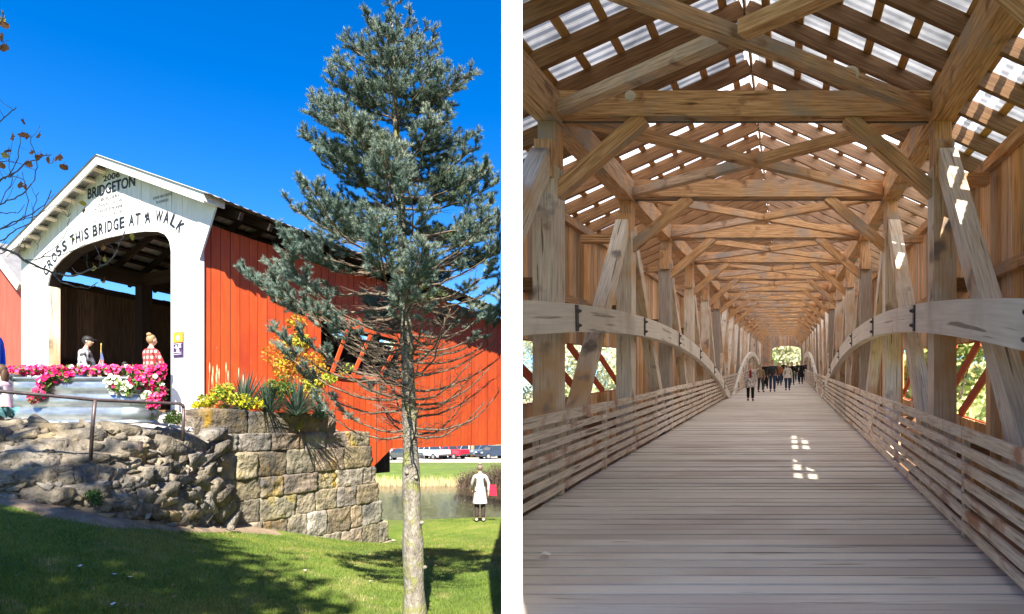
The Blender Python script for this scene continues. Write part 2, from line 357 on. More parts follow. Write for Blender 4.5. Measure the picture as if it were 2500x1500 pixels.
# keep blades off the stone walls, the bed and the earth strip
fx = np.array([-9, P(0, 0, 7.45).x, P(150, 0, 7.7).x, P(300, 0, 8.2).x, P(430, 0, 9.0).x, P(560, 0, 11.2).x, P(680, 0, 12.3).x, -3.2, -3.0])
ylim = np.interp(xx, [-9, -6.4, -5.9, -5.4, -5.2, -5.1, -4.7, -3.3, -3.0, -2.9], [6.4, 6.55, 6.7, 7.1, 8.1, 10.4, 11.7, 15.2, 15.6, 30])
ok &= yy < ylim + RNG.normal(0, .10, N)
ok &= yy < 19.8 + .6 * np.sin(xx * .35)
xx, yy = xx[ok], yy[ok]
blades('grass', np.stack([xx, yy, ground(xx, yy) - .004], -1), .018, .055, .0035, blade_m, 'short green lawn sloping down to the river bank')

# ------------------------------------------------------------------ white divider added as the blank gap between the two views
pw = MB(); pw.box(-.069, .069, 4.0, 9.1, -2.2, 2.86)
o = pw.build('added_divider', white_wall); tag(o, 'tall thin white divider added between the spruce lawn and the timber bridge deck', 'wall', kind='thing')

# ------------------------------------------------------------------ right: timber bridge seen from inside
S = .86; SK = (1920 - 1250) / F; SL = (HZ - 885) / F
def T(p): return Vector((S * (p[0] + SK * p[1]), S * p[1], S * (p[2] + SL * p[1])))
CUT = .0705
tb = empty('covered_bridge', (.9, 4, -1.4), label='inside of the timber covered bridge with arches, trusses and long grey plank deck', cat='bridge')
def TB(): return MB(T)
def tpart(m, name, mats, parent=tb, smooth=False): return m.build(name, mats, parent, smooth, cut=CUT, cut2=((.074, 4.0, 0), (1, .0620, 0)) if name in ('rafter_pair', 'roof_sheet', 'purlin', 'ridge_board', 'ridge_light_strip') else None)  # unseen near roof trimmed along the sun line to keep the white wall lit
W0, DW, NB = .36, 4.4, 20
WK = [W0 + DW * k for k in range(NB)]; WEND = 85.0
UL, UR = -3.45, 2.2       # inner faces of the truss posts
SLt, SRt = -4.75, 3.2     # siding planes
RC, RV, RS = -.66, 5.8, .45
def roofv(u): return RV - RS * abs(u - RC)
# deck planks
m = TB(); w_ = -4.0
while w_ < WEND:
    pw_ = .225 if w_ < 30 else .45
    z = random.uniform(-.012, .004)
    m.box(-3.42, 2.1, w_, w_ + pw_ - .038, -2.09, -2 + z, ax=0); w_ += pw_
tpart(m, 'deck', wood_deck)
m = TB(); m.box(-4.4, 3.0, -4.0, WEND, -2.5, -2.10, ax=1); tpart(m, 'deck_beam', wood_dark)
# truss posts
for k, w_ in enumerate(WK):
    for sgn, ui in ((-1, UL), (1, UR)):
        if sgn < 0 and k < 1: continue
        m = TB(); uo = ui + sgn * .34
        m.box(min(ui, uo), max(ui, uo), w_ - .2, w_ + .2, -2.6, 2.95)
        p = tpart(m, 'post', wood_grey_old if (k % 3 == 1) else wood_grey)
        if p is None: continue
        m = TB(); uo2 = ui + sgn * .28; ui2 = ui + sgn * .015
        m.box(min(ui2, uo2), max(ui2, uo2), w_ - .16, w_ + .16, 2.95, 3.62); tpart(m, 'post_head', wood_beam, p)
        m = TB()   # shoulder carrying the brace
        m.box(min(ui2, uo2), max(ui2, uo2), w_ - .30, w_ - .16, 2.75, 3.3); tpart(m, 'shoulder', wood_beam, p)
# diagonal braces
def brace(sgn, ui, wa, wb):
    u = ui + sgn * .17; m = TB(); m.beam((u, wa, 3.05), (u, wb, -1.95), .30, .26, up=(1, 0, 0)); tpart(m, 'diagonal_brace', wood_grey)
for k, w_ in enumerate(WK):
    ph = (w_ - 13.5) / 44.0
    c = 13.5 + 44.0 * round(ph)          # crown of the span this post belongs to
    for sgn, ui in ((-1, UL), (1, UR)):
        if w_ <= c + .5 and k > 0: brace(sgn, ui, w_ - .25, WK[k - 1] + .3)
        if w_ >= c - .5 and k < NB - 1: brace(sgn, ui, w_ + .25, WK[k + 1] - .3)
# top chords
for sgn, ui in ((-1, UL), (1, UR)):
    u = ui + sgn * .13
    for a in range(0, 20, 4):
        m = TB(); m.beam((u, max(1.5, WK[a] - 2.2), 3.84), (u, min(WEND, WK[a] + 4 * DW - 2.22), 3.84), .34, .44); tpart(m, 'top_chord', wood_beam)
# tie beams, knees, rods, lateral X braces
for k, w_ in enumerate(WK):
    if k == 0: continue
    m = TB(); m.beam((UL - .05, w_, 3.90), (UR + .05, w_, 3.90), .26, .38); tpart(m, 'tie_beam', wood_beam)
    m = TB(); m.tube([(UL, w_ - .02, 3.655), (UR, w_ - .02, 3.655)], .016, 6); tpart(m, 'steel_rod', steel_rod)
    for sgn, ui in ((-1, UL), (1, UR)):
        m = TB(); m.beam((ui + sgn * .05, w_, 2.58), (ui - sgn * 1.28, w_, 3.72), .20, .21); tpart(m, 'knee_brace', wood_beam)
for k in range(1, NB - 1):
    a, b2 = WK[k] + .1, WK[k + 1] - .1
    m = TB(); m.beam((UL, a, 3.80), (UR, b2, 3.80), .17, .17); tpart(m, 'lateral_brace', wood_beam)
    m = TB(); mid = ((UL + UR) / 2, (a + b2) / 2)
    m.beam((UR, a, 3.80), (mid[0] + .12, mid[1] - .09, 3.80), .17, .17)
    m.beam((mid[0] - .12, mid[1] + .09, 3.80), (UL, b2, 3.80), .17, .17); tpart(m, 'lateral_brace', wood_beam)
# rafters (pairs), purlins, roofing
w_ = -2.5
while w_ < WEND:
    m = TB()
    for sgn in (-1, 1):
        ue = RC + sgn * 4.75
        m.beam((RC + sgn * .03, w_, RV - .235), (ue, w_, roofv(ue) - .22), .10, .26)
    m.box(RC - .02, RC + .02, w_ + .05, w_ + .62, RV - .30, RV - .12) if False else None
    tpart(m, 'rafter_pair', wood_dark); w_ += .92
for sgn in (-1, 1):
    for j in range(9):
        uu = RC + sgn * (.34 + j * .53)
        m = TB(); m.beam((uu, -2.7, roofv(uu) - .068), (uu, WEND, roofv(uu) - .068), .13, .045, up=(sgn * RS, 0, 1)); tpart(m, 'purlin', wood_orange)
m = TB(); m.grid([[(RC - .16, a, RV - .075), (RC, a, RV - .01), (RC + .16, a, RV - .075)] for a in np.arange(-2.7, WEND, 1.2)]); tpart(m, 'ridge_light_strip', roof_fill)  # translucent strip added so the open ridge gap reads glaring white
m = TB(); m.beam((RC, -2.7, RV - .16), (RC, WEND, RV - .16), .045, .20); tpart(m, 'ridge_board', wood_beam)
streak_m = bpy.data.materials.new('clear_streak_strip'); streak_m.use_nodes = True  # for roof strips invented to cast the sun streaks on the deck
_n = streak_m.node_tree.nodes; _l = streak_m.node_tree.links; _a = _n.new('ShaderNodeBsdfTransparent'); _b = _n.new('ShaderNodeBsdfTranslucent'); _m = _n.new('ShaderNodeMixShader')
_b.inputs[0].default_value = (.85, .86, .86, 1); _m.inputs[0].default_value = .42; _l.new(_a.outputs[0], _m.inputs[1]); _l.new(_b.outputs[0], _m.inputs[2]); _l.new(_m.outputs[0], _n['Material Output'].inputs[0])
def sheet(sgn, ua, ub, wa, wb, mt=None, nm='roof_sheet'):
    rows = []; w_ = wa; k = 0; step = .045 if wb < 34 else .16
    while w_ <= wb + .16:
        dz = (0, .022, .022, 0)[k % 4] if step < .1 else 0
        rows.append([(uu, w_, roofv(uu) - .03 + dz + (.012 if (int(wa / 4.4) % 2) else 0)) for uu in np.linspace(ua, ub, 4)])
        w_ += step; k += 1
    m = TB(); m.grid(rows); tpart(m, nm, mt or (roof_old if 2.6 < wb <= 12 else roof_fill))
for k in range(NB):
    wa = WK[k] - 2.2 if k else -2.7; wb = min(WEND, WK[k] + 2.2) if k else 1.3
    if k == 1: sheet(-1, RC - 4.85, RC - .13, 1.3, 2.56); sheet(1, RC + .13, RC + 4.85, 1.3, 2.56)
    if wb <= wa: continue
    sheet(-1, RC - 4.85, RC - .13, wa, wb)
    if k == 1:
        sheet(1, RC + .13, RC + 4.85, wa, 4.9)
        for ua in (2.93, 3.15): sheet(1, ua, ua + .12, 4.9, wb, streak_m, 'sun_streak_strip')
        sheet(1, RC + .13, 2.93, 4.9, wb); sheet(1, 3.05, 3.15, 4.9, wb); sheet(1, 3.27, RC + 4.85, 4.9, wb); continue
    if k == 2:   # clear strips added near the eave to throw sun streaks on the deck
        for ua in (2.93, 3.15): sheet(1, ua, ua + .12, wa, wb, streak_m, 'sun_streak_strip')
        sheet(1, RC + .13, 2.93, wa, wb); sheet(1, 3.05, 3.15, wa, wb); sheet(1, 3.27, RC + 4.85, wa, wb)
    else: sheet(1, RC + .13, RC + 4.85, wa, wb)
# siding, boards red outside and brown inside, open strip under the eaves, a window in each span
WINS = {-1: (8.6, 17.2, -.78, .42), 1: (9.6, 16.6, -1.0, .36)}
def inwin(sgn, w_):
    a, b2, lo, hi = WINS[sgn]
    for c in (0, 46.0, 23.5 + 0):
        if c == 23.5: continue
        if a + c < w_ < b2 + c: return True
    return False
for sgn, us in ((-1, SLt), (1, SRt)):
    m = TB(); w_ = (9.0 if sgn < 0 else -2.0)
    lo, hi = WINS[sgn][2:]
    while w_ < WEND:
        bw = random.uniform(.20, .30); j = random.uniform(-.008, .008)
        top = 3.18 + random.uniform(-.03, .03)
        u0, u1 = us + j, us + sgn * .028 + j
        segs = [(-2.9, lo), (hi, top)] if inwin(sgn, w_ + bw / 2) else [(-2.9, top)]
        for z0, z1 in segs:
            c = [(u0, w_), (u1, w_), (u1, w_ + bw - .012), (u0, w_ + bw - .012)]
            m.hexa([(*p, z0) for p in c] + [(*p, z1) for p in c], mis=[0, 1, 0, 0, 0, 0])
        w_ += bw
    sd_o = tpart(m, 'siding', [wood_side_in, red_paint])
    for v in (1.35, 3.05, -1.6):
        m = TB(); m.beam((us - sgn * .07, -2.0 if sgn > 0 else 9.0, v), (us - sgn * .07, WEND, v), .12, .17); tpart(m, 'girt', wood_beam)
    # window trim and slanted battens
    for c in (0, 46.0):
        a, b2 = WINS[sgn][0] + c, WINS[sgn][1] + c
        m = TB()
        m.beam((us + sgn * .05, a - .1, lo - .05), (us + sgn * .05, b2 + .1, lo - .05), .04, .14)
        m.beam((us + sgn * .05, a - .1, hi + .05), (us + sgn * .05, b2 + .1, hi + .05), .04, .14)
        wf = tpart(m, 'window_trim', red_paint)
        for q in range(1, 7):
            w0_ = a + (b2 - a) * (q / 5.0) + .3; dd = 2.6
            if w0_ - dd < a - .9 or w0_ > b2 + .4: continue
            m = TB(); m.beam((us + sgn * .05, w0_, lo), (us + sgn * .05, w0_ - dd * (1 if sgn < 0 else 1), hi), .03, .13, up=(1, 0, 0)) if False else m.beam((us + sgn * .055, w0_, lo), (us + sgn * .055, w0_ - dd, hi), .19, .03, up=(1, 0, 0))
            tpart(m, 'window_batten', red_paint)
# outriggers from posts to siding
for k, w_ in enumerate(WK):
    for sgn, ui, us in ((-1, UL, SLt), (1, UR, SRt)):
        for v, h in ((2.78, .17), (1.18, .2), (-1.35, .24)):
            m = TB(); m.beam((ui + sgn * .3, w_, v), (us - sgn * .13, w_, v), .2, h); tpart(m, 'outrigger', wood_dark if v < 2 else wood_beam)
# arches, two spans
def archv(w_, c): return 1.02 - .0066 * (w_ - c) ** 2
for c in (13.6, 58.6):
    for sgn, ui in ((-1, UL + .24), (1, UR - .24)):
        w_ = max(1.5, c - 21.4)
        marks = [w_] + [x for x in WK if max(1.5, c - 21) < x < c + 21] + [min(c + 21.3, WEND)]
        for a, b2 in zip(marks[:-1], marks[1:]):
            if b2 - a < .3: continue
            m = TB(); n = 6; pts = []
            u0, u1 = ui, ui + sgn * .21
            ring = []
            for q in range(n + 1):
                x = a + .015 + (b2 - a - .03) * q / n; v = archv(x, c); sl = -.0132 * (x - c); nn = Vector((0, -sl, 1)).normalized()
                top = Vector((0, x, v)); bot = top - nn * .43
                if bot.z < -2.0: bot.z = -2.0
                if top.z < -2.0: top.z = -1.995
                ring.append([(u0, bot.y, bot.z), (u0, top.y, top.z), (u1, top.y, top.z), (u1, bot.y, bot.z)])
            base = len(m.v); o_ = random.uniform(0, 40)
            for r in ring: m.v += [T(Vector(p)) for p in r]
            for q in range(n):
                for e in range(4):
                    f = (e + 1) % 4; s0 = base + q * 4; l0 = o_ + q * (b2 - a) / n; l1 = o_ + (q + 1) * (b2 - a) / n
                    m.f.append((s0 + e, s0 + 4 + e, s0 + 4 + f, s0 + f)); m.mi.append(0); m.uv += [(l0, e * .4), (l1, e * .4), (l1, e * .4 + .4), (l0, e * .4 + .4)]
            for idx in ((0, 1, 2, 3), (n * 4 + 3, n * 4 + 2, n * 4 + 1, n * 4)):
                m.f.append(tuple(base + t for t in idx)); m.mi.append(0); m.uv += [(0, 0), (.02, .4), (.04, .4), (.04, 0)]
            ar = tpart(m, 'arch', wood_arch)
            if ar is None or b2 > 50: continue
            # bolted iron plate at the joint
            v = archv(b2, c); sl = -.0132 * (b2 - c); ang = Vector((0, 1, sl)).normalized(); nn = Vector((0, -sl, 1)).normalized()
            mid = Vector((ui - sgn * .012, b2, v)) - nn * .215
            if mid.z < -1.8: continue
            m = TB(); m.beam(mid - nn * .20, mid + nn * .20, .10, .022, up=(1, 0, 0))
            for q in (-.11, .11):
                pc = mid + nn * q; m.tube([pc + Vector((0, 0, 0)), pc + Vector((-sgn * .07, 0, 0))], [.045, .016], 6)
            tpart(m, 'iron_plate', iron, ar)
# rails
for sgn, ui in ((-1, -3.36), (1, 2.0)):
    for j in range(7):
        v = -1.86 + j * .172 + (.03 if j == 6 else 0); hh = .098 if j < 6 else .135
        m = TB(); a = 2.4
        while a < WEND - .5:
            b2 = a + 4.4
            off = random.uniform(-.012, .012); m.beam((ui, a, v + off), (ui, b2 - .015, v + random.uniform(-.012, .012)), .045, hh + random.uniform(-.01, .01)); a = b2
        tpart(m, 'rail_board', wood_rail)
    a = 2.45; n = 0
    while a < 60:
        m = TB(); m.box(ui + sgn * .025, ui + sgn * .10, a, a + .10, -2.0, -.80); tpart(m, 'rail_post', wood_rail); a += 2.2
# portal at the far end
m = TB(); n = 30
us_ = np.linspace(SLt, SRt, 41)
def ptop(u):
    c, hw = 0.1, 2.1
    if abs(u - c) > hw: return -2.4
    return 1.75 + .55 * math.sqrt(max(0, 1 - ((u - c) / hw) ** 2))
for a, b2 in zip(us_[:-1], us_[1:]):
    va, vb = ptop(a), ptop(b2)
    m.hexa([(a, WEND, va), (b2, WEND, vb), (b2, WEND + .05, vb), (a, WEND + .05, va), (a, WEND, roofv(a)), (b2, WEND, roofv(b2)), (b2, WEND + .05, roofv(b2)), (a, WEND + .05, roofv(a))], mi=0)
tpart(m, 'portal_boards', wood_beam)
# wasp nests on the timbers
nest_m = flat('papery_nest', (.62, .56, .44), .9, scale=60)
for (u, w_, v, r) in ((-2.3, 9.0, 3.92, .07), (.86, 8.05, 3.86, .10)):
    bmx = bmesh.new(); bmesh.ops.create_icosphere(bmx, subdivisions=2, radius=r)
    for vv in bmx.verts: vv.co.y *= .45; vv.co *= 1 + random.uniform(-.08, .08)
    me = bpy.data.meshes.new('wasp_nest'); bmx.to_mesh(me); bmx.free(); me.materials.append(nest_m)
    o = bpy.data.objects.new('wasp_nest', me); COL.objects.link(o); o.location = T((u, w_ - .16 if u < 0 else w_, v))
    tag(o, 'small pale paper wasp nest on the first tie beam' if u < 0 else 'round pale paper wasp nest on the sloping roof timber', 'nest')
# litter on the deck
m = MB(); c = T((-1.0 * .0 + (1327 - 1920) / F * 6.15, 6.15, -1.985))
m.grid([[c + Vector((-.05, 0, .002)), c + Vector((0, -.03, .03)), c + Vector((.06, 0, .004))], [c + Vector((-.03, .05, .006)), c + Vector((.01, .05, .035)), c + Vector((.07, .06, .012))]])
tag(m.build('paper_scrap', flat('white_paper', (.8, .8, .78), .8), smooth=False), 'crumpled white paper scrap on the plank deck near the rail', 'litter')
# leaves on the deck edge
# ------------------------------------------------------------------ left: red covered bridge seen from outside
C0 = Vector(((485 - 1250) / F * 13, 13, 0)); AX = Vector((-.895, .4466, 0)).normalized(); BX = Vector((.455, .890, 0)).normalized()
BS = -.0145
def LB(p): return C0 + AX * p[0] + BX * p[1] + Vector((0, 0, p[2] + BS * p[1]))     # (t across, s along, z)
def LM(): return MB(LB)
DECK = .31; WID = 7.25; LEN = 15.6
rb = empty('red_covered_bridge', tuple(LB((3.6, 0, DECK))), label='red covered bridge with white arched portal and painted lettering, standing on stone abutment', cat='bridge')
RT, RZ, RSL = 3.15, 6.33, .405
def lroof(t): return RZ - RSL * abs(t - RT)
def lp(m, n, mt, parent=rb, **k): return m.build(n, mt, parent, **k)
# portal opening (t, z)
ARCH = [(.94, 3.85), (1.0, 4.1), (1.15, 4.26), (1.4, 4.36), (1.9, 4.44), (2.6, 4.48), (3.4, 4.49), (4.2, 4.45), (4.84, 4.37), (5.3, 4.22), (5.65, 4.03), (5.85, 3.86), (5.96, 3.6)]
at = [p[0] for p in ARCH]; az = [p[1] for p in ARCH]
def open_top(t): return float(np.interp(t, at, az))
m = LM(); bw = .183; cuts = sorted(set([round(i * bw, 4) for i in range(int(WID / bw) + 2)] + [at[0], at[-1]]))
for a, b2 in zip(cuts[:-1], cuts[1:]):
    if b2 - a < .02 or a >= WID: continue
    b2 = min(b2, WID); mid = (a + b2) / 2; d = random.uniform(-.004, .004); g_ = .006
    inside = at[0] < mid < at[-1]
    n = 3 if inside else 1
    for q in range(n):
        a1 = a + (b2 - a) * q / n; b1 = a + (b2 - a) * (q + 1) / n
        if q == n - 1: b1 -= g_
        za, zb = (open_top(a1), open_top(b1)) if inside else (DECK - .2, DECK - .2)
        z2, z3 = lroof(a1) - .03, lroof(b1) - .03
        m.hexa([(a1, 0 - d, za), (b1, 0 - d, zb), (b1, .03, zb), (a1, .03, za), (a1, 0 - d, z2), (b1, 0 - d, z3), (b1, .03, z3), (a1, .03, z2)])
gable = lp(m, 'gable_wall', white_paint)
# opening reveal: portal boxing set deeper on both jambs
m = LM()
m.box(.62, .94, .03, .40, DECK - .1, 3.9); lp(m, 'portal_jamb', wood_grey)
m = LM(); m.box(5.96, 6.2, .03, .30, DECK - .1, 3.7); lp(m, 'portal_jamb', wood_grey)
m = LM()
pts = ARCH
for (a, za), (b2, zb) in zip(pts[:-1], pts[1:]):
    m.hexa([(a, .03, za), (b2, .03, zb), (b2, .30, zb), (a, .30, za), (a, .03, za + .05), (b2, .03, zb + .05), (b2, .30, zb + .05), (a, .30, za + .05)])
lp(m, 'arch_lining', shade_inner)
# rake boards in front of the gable
OH = .34
for sgn, te in ((-1, -.62), (1, 7.28)):
    m = LM(); o1 = -OH
    m.hexa([(RT, o1, RZ - .23), (RT, o1 + .04, RZ - .23), (RT, o1 + .04, RZ), (RT, o1, RZ),
            (te, o1, lroof(te) - .23), (te, o1 + .04, lroof(te) - .23), (te, o1 + .04, lroof(te)), (te, o1, lroof(te))])
    lp(m, 'rake_board', white_paint)
m = LM(); te = -.62; m.box(te - .02, te + .02, -OH, .15, lroof(te) - .20, lroof(te)); lp(m, 'eave_return', white_paint)
# white corner flare board on the right of the portal
m = LM(); m.hexa([(0, -.02, 3.55), (0, .02, 3.55), (-.03, .02, 3.5), (-.03, -.02, 3.5), (0, -.02, lroof(0) - .05), (0, .02, lroof(0) - .05), (-.60, .02, lroof(-.6) - .16), (-.60, -.02, lroof(-.6) - .16)])
lp(m, 'flare_board', white_paint)
m = LM(); m.box(-.045, .02, -.03, .10, DECK - .2, 4.1); lp(m, 'corner_board', white_paint)
# purlin ends and rafters under the overhang
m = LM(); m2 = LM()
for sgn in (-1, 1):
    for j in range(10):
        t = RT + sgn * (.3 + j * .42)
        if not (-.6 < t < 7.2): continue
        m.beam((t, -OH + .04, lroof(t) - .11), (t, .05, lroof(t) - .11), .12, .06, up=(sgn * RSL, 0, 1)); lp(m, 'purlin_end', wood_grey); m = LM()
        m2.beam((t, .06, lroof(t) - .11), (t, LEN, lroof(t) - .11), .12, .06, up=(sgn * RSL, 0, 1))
lp(m2, 'purlin', shade_inner)  # same purlins, coloured dark indoors in place of shade
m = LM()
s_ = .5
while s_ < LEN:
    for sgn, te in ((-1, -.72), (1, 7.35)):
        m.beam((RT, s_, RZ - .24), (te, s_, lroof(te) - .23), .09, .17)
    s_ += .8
lp(m, 'rafter', shade_inner)
m = LM()
for sgn, te in ((-1, -.78), (1, 7.42)):
    s_ = -OH - .03; k = 0; rows = []
    while s_ < LEN:
        dz = (0, .018, .018, 0)[k % 4]
        tee = te + (random.uniform(-.04, .04) if k % 8 == 0 else 0)
        rows.append([(t, s_, RZ + .03 - RSL * abs(t - RT) - .06 + dz) for t in (RT, (RT + tee) / 2, tee)]); s_ += .06; k += 1
    m.grid(rows)
    rows2 = [[(p[0], p[1], p[2] + .012) for p in r] for r in rows]; m.grid(rows2)
lp(m, 'roof', roof_tin)
# red board siding on the near side, with the long window
m = LM(); s_ = .06; WL0, WL1, WZ0, WZ1 = None, None, None, None
def side_s(x):      # distance along the near side for a photograph column
    k = (x - 1250) / F; return (C0.x - 13 * k) / (k * BX.y - BX.x) if False else (k * 13 - C0.x) / (BX.x - k * BX.y)
def side_z(x, y):
    s1 = side_s(x); Yd = 13 + BX.y * s1; return (HZ - y) / F * Yd - BS * s1
w0, w1 = side_s(790), side_s(975)
wt = lambda s1: np.interp(s1, [w0, w1], [side_z(790, 785), side_z(975, 832)])
wb_ = lambda s1: np.interp(s1, [w0, w1], [side_z(790, 911), side_z(975, 925)])
tipA, tipB = side_s(913), side_s(957)
zb0 = side_z(1031, 1087)
while s_ < LEN:
    bw = random.uniform(.235, .275); mid = s_ + bw / 2; d = random.uniform(-.007, .007)
    top = 4.38 + .018 * s_ + random.uniform(-.02, .02)
    def bot(s1):
        if s1 < tipA: return side_z(913, 1138) - .1
        return float(np.interp(s1, [tipA, tipB, 40], [side_z(913, 1138), side_z(957, 1095), side_z(957, 1095) - .0]))
    segs = [(None, top)]
    if w0 < mid < w1: segs = [(None, 'wb'), ('wt', top)]
    for z0, z1 in segs:
        c0 = [(0 - d, s_), (.03, s_), (.03, s_ + bw - .012), (0 - d, s_ + bw - .012)]
        lo = [bot(c[1]) if z0 is None else float(wt(c[1])) for c in c0]; hi = [float(wb_(c[1])) if z1 == 'wb' else z1 for c in c0]
        m.hexa([(*c, l) for c, l in zip(c0, lo)] + [(*c, h) for c, h in zip(c0, hi)], mis=[1, 0, 1, 0, 0, 0])
    s_ += bw
lp(m, 'siding', [red_paint, shade_inner])
m = LM(); m.beam((-.03, w0 - .1, wt(w0) + .05), (-.03, w1 + .1, wt(w1) + .05), .05, .12); m.beam((-.03, w0 - .1, wb_(w0) - .04), (-.03, w1 + .1, wb_(w1) - .04), .05, .10)
lp(m, 'window_frame', red_paint)
for xa, xb in ((808, 850), (860, 905), (925, 985)):
    sa, sb = side_s(xa), side_s(xb); sb = min(sb, w1)
    m = LM(); m.beam((-.02, sa, wb_(sa)), (-.02, sb, wt(sb)), .12, .03, up=(1, 0, 0)); lp(m, 'window_batten', red_paint)
# far side wall, girts, deck, ceiling ties and posts inside
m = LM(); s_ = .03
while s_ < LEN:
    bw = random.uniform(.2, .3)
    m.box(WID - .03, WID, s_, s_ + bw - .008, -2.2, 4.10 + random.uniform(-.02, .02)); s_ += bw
lp(m, 'far_siding', mat('shade_brown_siding', [(0.3, (.035, .022, .014)), (0.7, (.13, .085, .05))], stretch=(1.6, 36, 1), rough=.9, island=.4, **UVW))  # siding colour darkened to stand for the shade inside
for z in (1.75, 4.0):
    m = LM(); m.beam((WID - .1, .1, z), (WID - .1, LEN, z), .1, .15); m.beam((.1, .1, z), (.1, LEN, z), .1, .15); lp(m, 'girt', shade_inner)
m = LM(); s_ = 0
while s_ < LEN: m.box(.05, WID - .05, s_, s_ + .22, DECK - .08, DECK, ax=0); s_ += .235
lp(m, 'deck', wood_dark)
m = LM(); m.box(.1, WID - .1, 1.0, LEN, DECK - .6, DECK - .09, ax=1); lp(m, 'deck_beam', shade_inner)
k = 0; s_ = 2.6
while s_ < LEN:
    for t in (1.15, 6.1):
        m = LM(); m.box(t - .16, t + .16, s_ - .16, s_ + .16, DECK - .9, 4.2); lp(m, 'post', shade_inner)
    m = LM(); m.beam((1.0, s_, 4.35), (6.25, s_, 4.35), .22, .3); lp(m, 'tie_beam', shade_inner)
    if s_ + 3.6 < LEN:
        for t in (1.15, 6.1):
            m = LM(); m.beam((t, s_ + .15, DECK - .2), (t, s_ + 3.3, 4.0), .22, .24, up=(1, 0, 0)); lp(m, 'diagonal_brace', shade_inner)
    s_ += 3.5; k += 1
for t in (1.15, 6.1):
    m = LM(); m.beam((t, .5, 4.3), (t, LEN, 4.3), .3, .35); lp(m, 'top_chord', shade_inner)
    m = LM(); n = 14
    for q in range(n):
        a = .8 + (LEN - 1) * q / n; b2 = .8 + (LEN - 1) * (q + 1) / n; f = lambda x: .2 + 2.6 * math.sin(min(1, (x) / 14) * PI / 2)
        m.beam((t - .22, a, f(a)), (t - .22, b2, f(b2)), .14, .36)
    lp(m, 'arch', shade_inner)
# lettering on the gable
lets = MB(LB)
def text_mesh(txt, bold=.0):
    cu = bpy.data.curves.new('t', 'FONT'); cu.body = txt; cu.size = 1; cu.align_x = 'CENTER'; cu.offset = bold; cu.resolution_u = 3
    o = bpy.data.objects.new('t', cu); COL.objects.link(o); dg = bpy.context.evaluated_depsgraph_get(); dg.update()
    me = bpy.data.meshes.new_from_object(o.evaluated_get(dg)); vs = [v.co.copy() for v in me.vertices]; fs = [tuple(p.vertices) for p in me.polygons]
    bpy.data.objects.remove(o); bpy.data.curves.remove(cu); bpy.data.meshes.remove(me); return vs, fs
def put_text(txt, tc_, zc, h, width=None, cond=.75, bold=.02, slope=0.0, ang=0.0, off=.012):
    """centred at tc_ on baseline zc; letters run from high t to low t"""
    vs, fs = text_mesh(txt, bold)
    if not fs: return
    xs_ = [v.x for v in vs]; wd = max(xs_) - min(xs_); sc = h / .70; sx = sc * cond
    if width: sx = width / wd
    lets = MB(LB); cx = (max(xs_) + min(xs_)) / 2; b0 = len(lets.v); ca, sa = math.cos(ang), math.sin(ang)
    for v in vs:
        x = (v.x - cx) * sx; z = v.y * sc; x, z = x * ca - z * sa, x * sa + z * ca
        lets.v.append(LB((tc_ - x, -off, zc + z)))
    for f in fs: lets.f.append(tuple(b0 + i for i in f)); lets.mi.append(0); lets.uv += [(0, 0)] * len(f)
    lets.build('lettering', black_paint, rb)
put_text('2006', 3.15, 5.86, .14, width=.66, bold=.015)
put_text('BRIDGETON', 3.18, 5.55, .25, width=1.9, bold=.02)
put_text('BUILDERS', 3.2, 5.40, .085, width=.72, bold=0)
put_text('DAN R COLLOM', 3.2, 5.265, .085, width=.95, bold=0)
put_text('TRAVIS E MOHME', 3.2, 5.13, .085, width=1.0, bold=0)
put_text('CLAY D COLLOM', 3.2, 4.995, .085, width=.98, bold=0)
put_text('DAVE MATHEWS', 1.22, 5.10, .065, width=.66, bold=0)
put_text('PLANKERS', 1.22, 4.99, .06, width=.42, bold=0)
msg = 'CROSS THIS BRIDGE AT A WALK'
path_t = [6.12, 5.8, 5.3, 4.75, 4.2, 3.7, 3.0, 2.45, 1.9, 1.4, 1.0, .72, .55]; path_z = [3.75, 4.02, 4.36, 4.52, 4.58, 4.615, 4.63, 4.64, 4.62, 4.58, 4.48, 4.30, 4.10]
L_ = [0]
for i in range(1, len(path_t)): L_.append(L_[-1] + math.hypot(path_t[i] - path_t[i - 1], path_z[i] - path_z[i - 1]))
adv = {' ': .5, 'I': .5, 'W': 1.25}; tot = sum(adv.get(c, 1) for c in msg); pos = .12; usable = L_[-1] - .22
for c in msg:
    a = adv.get(c, 1) / tot * usable
    if c != ' ':
        q = pos + a / 2; t = float(np.interp(q, L_, path_t)); z = float(np.interp(q, L_, path_z))
        t2 = float(np.interp(q + .05, L_, path_t)); z2 = float(np.interp(q + .05, L_, path_z)); t1 = float(np.interp(q - .05, L_, path_t)); z1 = float(np.interp(q - .05, L_, path_z))
        put_text(c, t, z, .262, width=a * .82 if c != 'I' else a * .36, bold=.02, ang=math.atan2(z2 - z1, -(t2 - t1)))
    pos += a
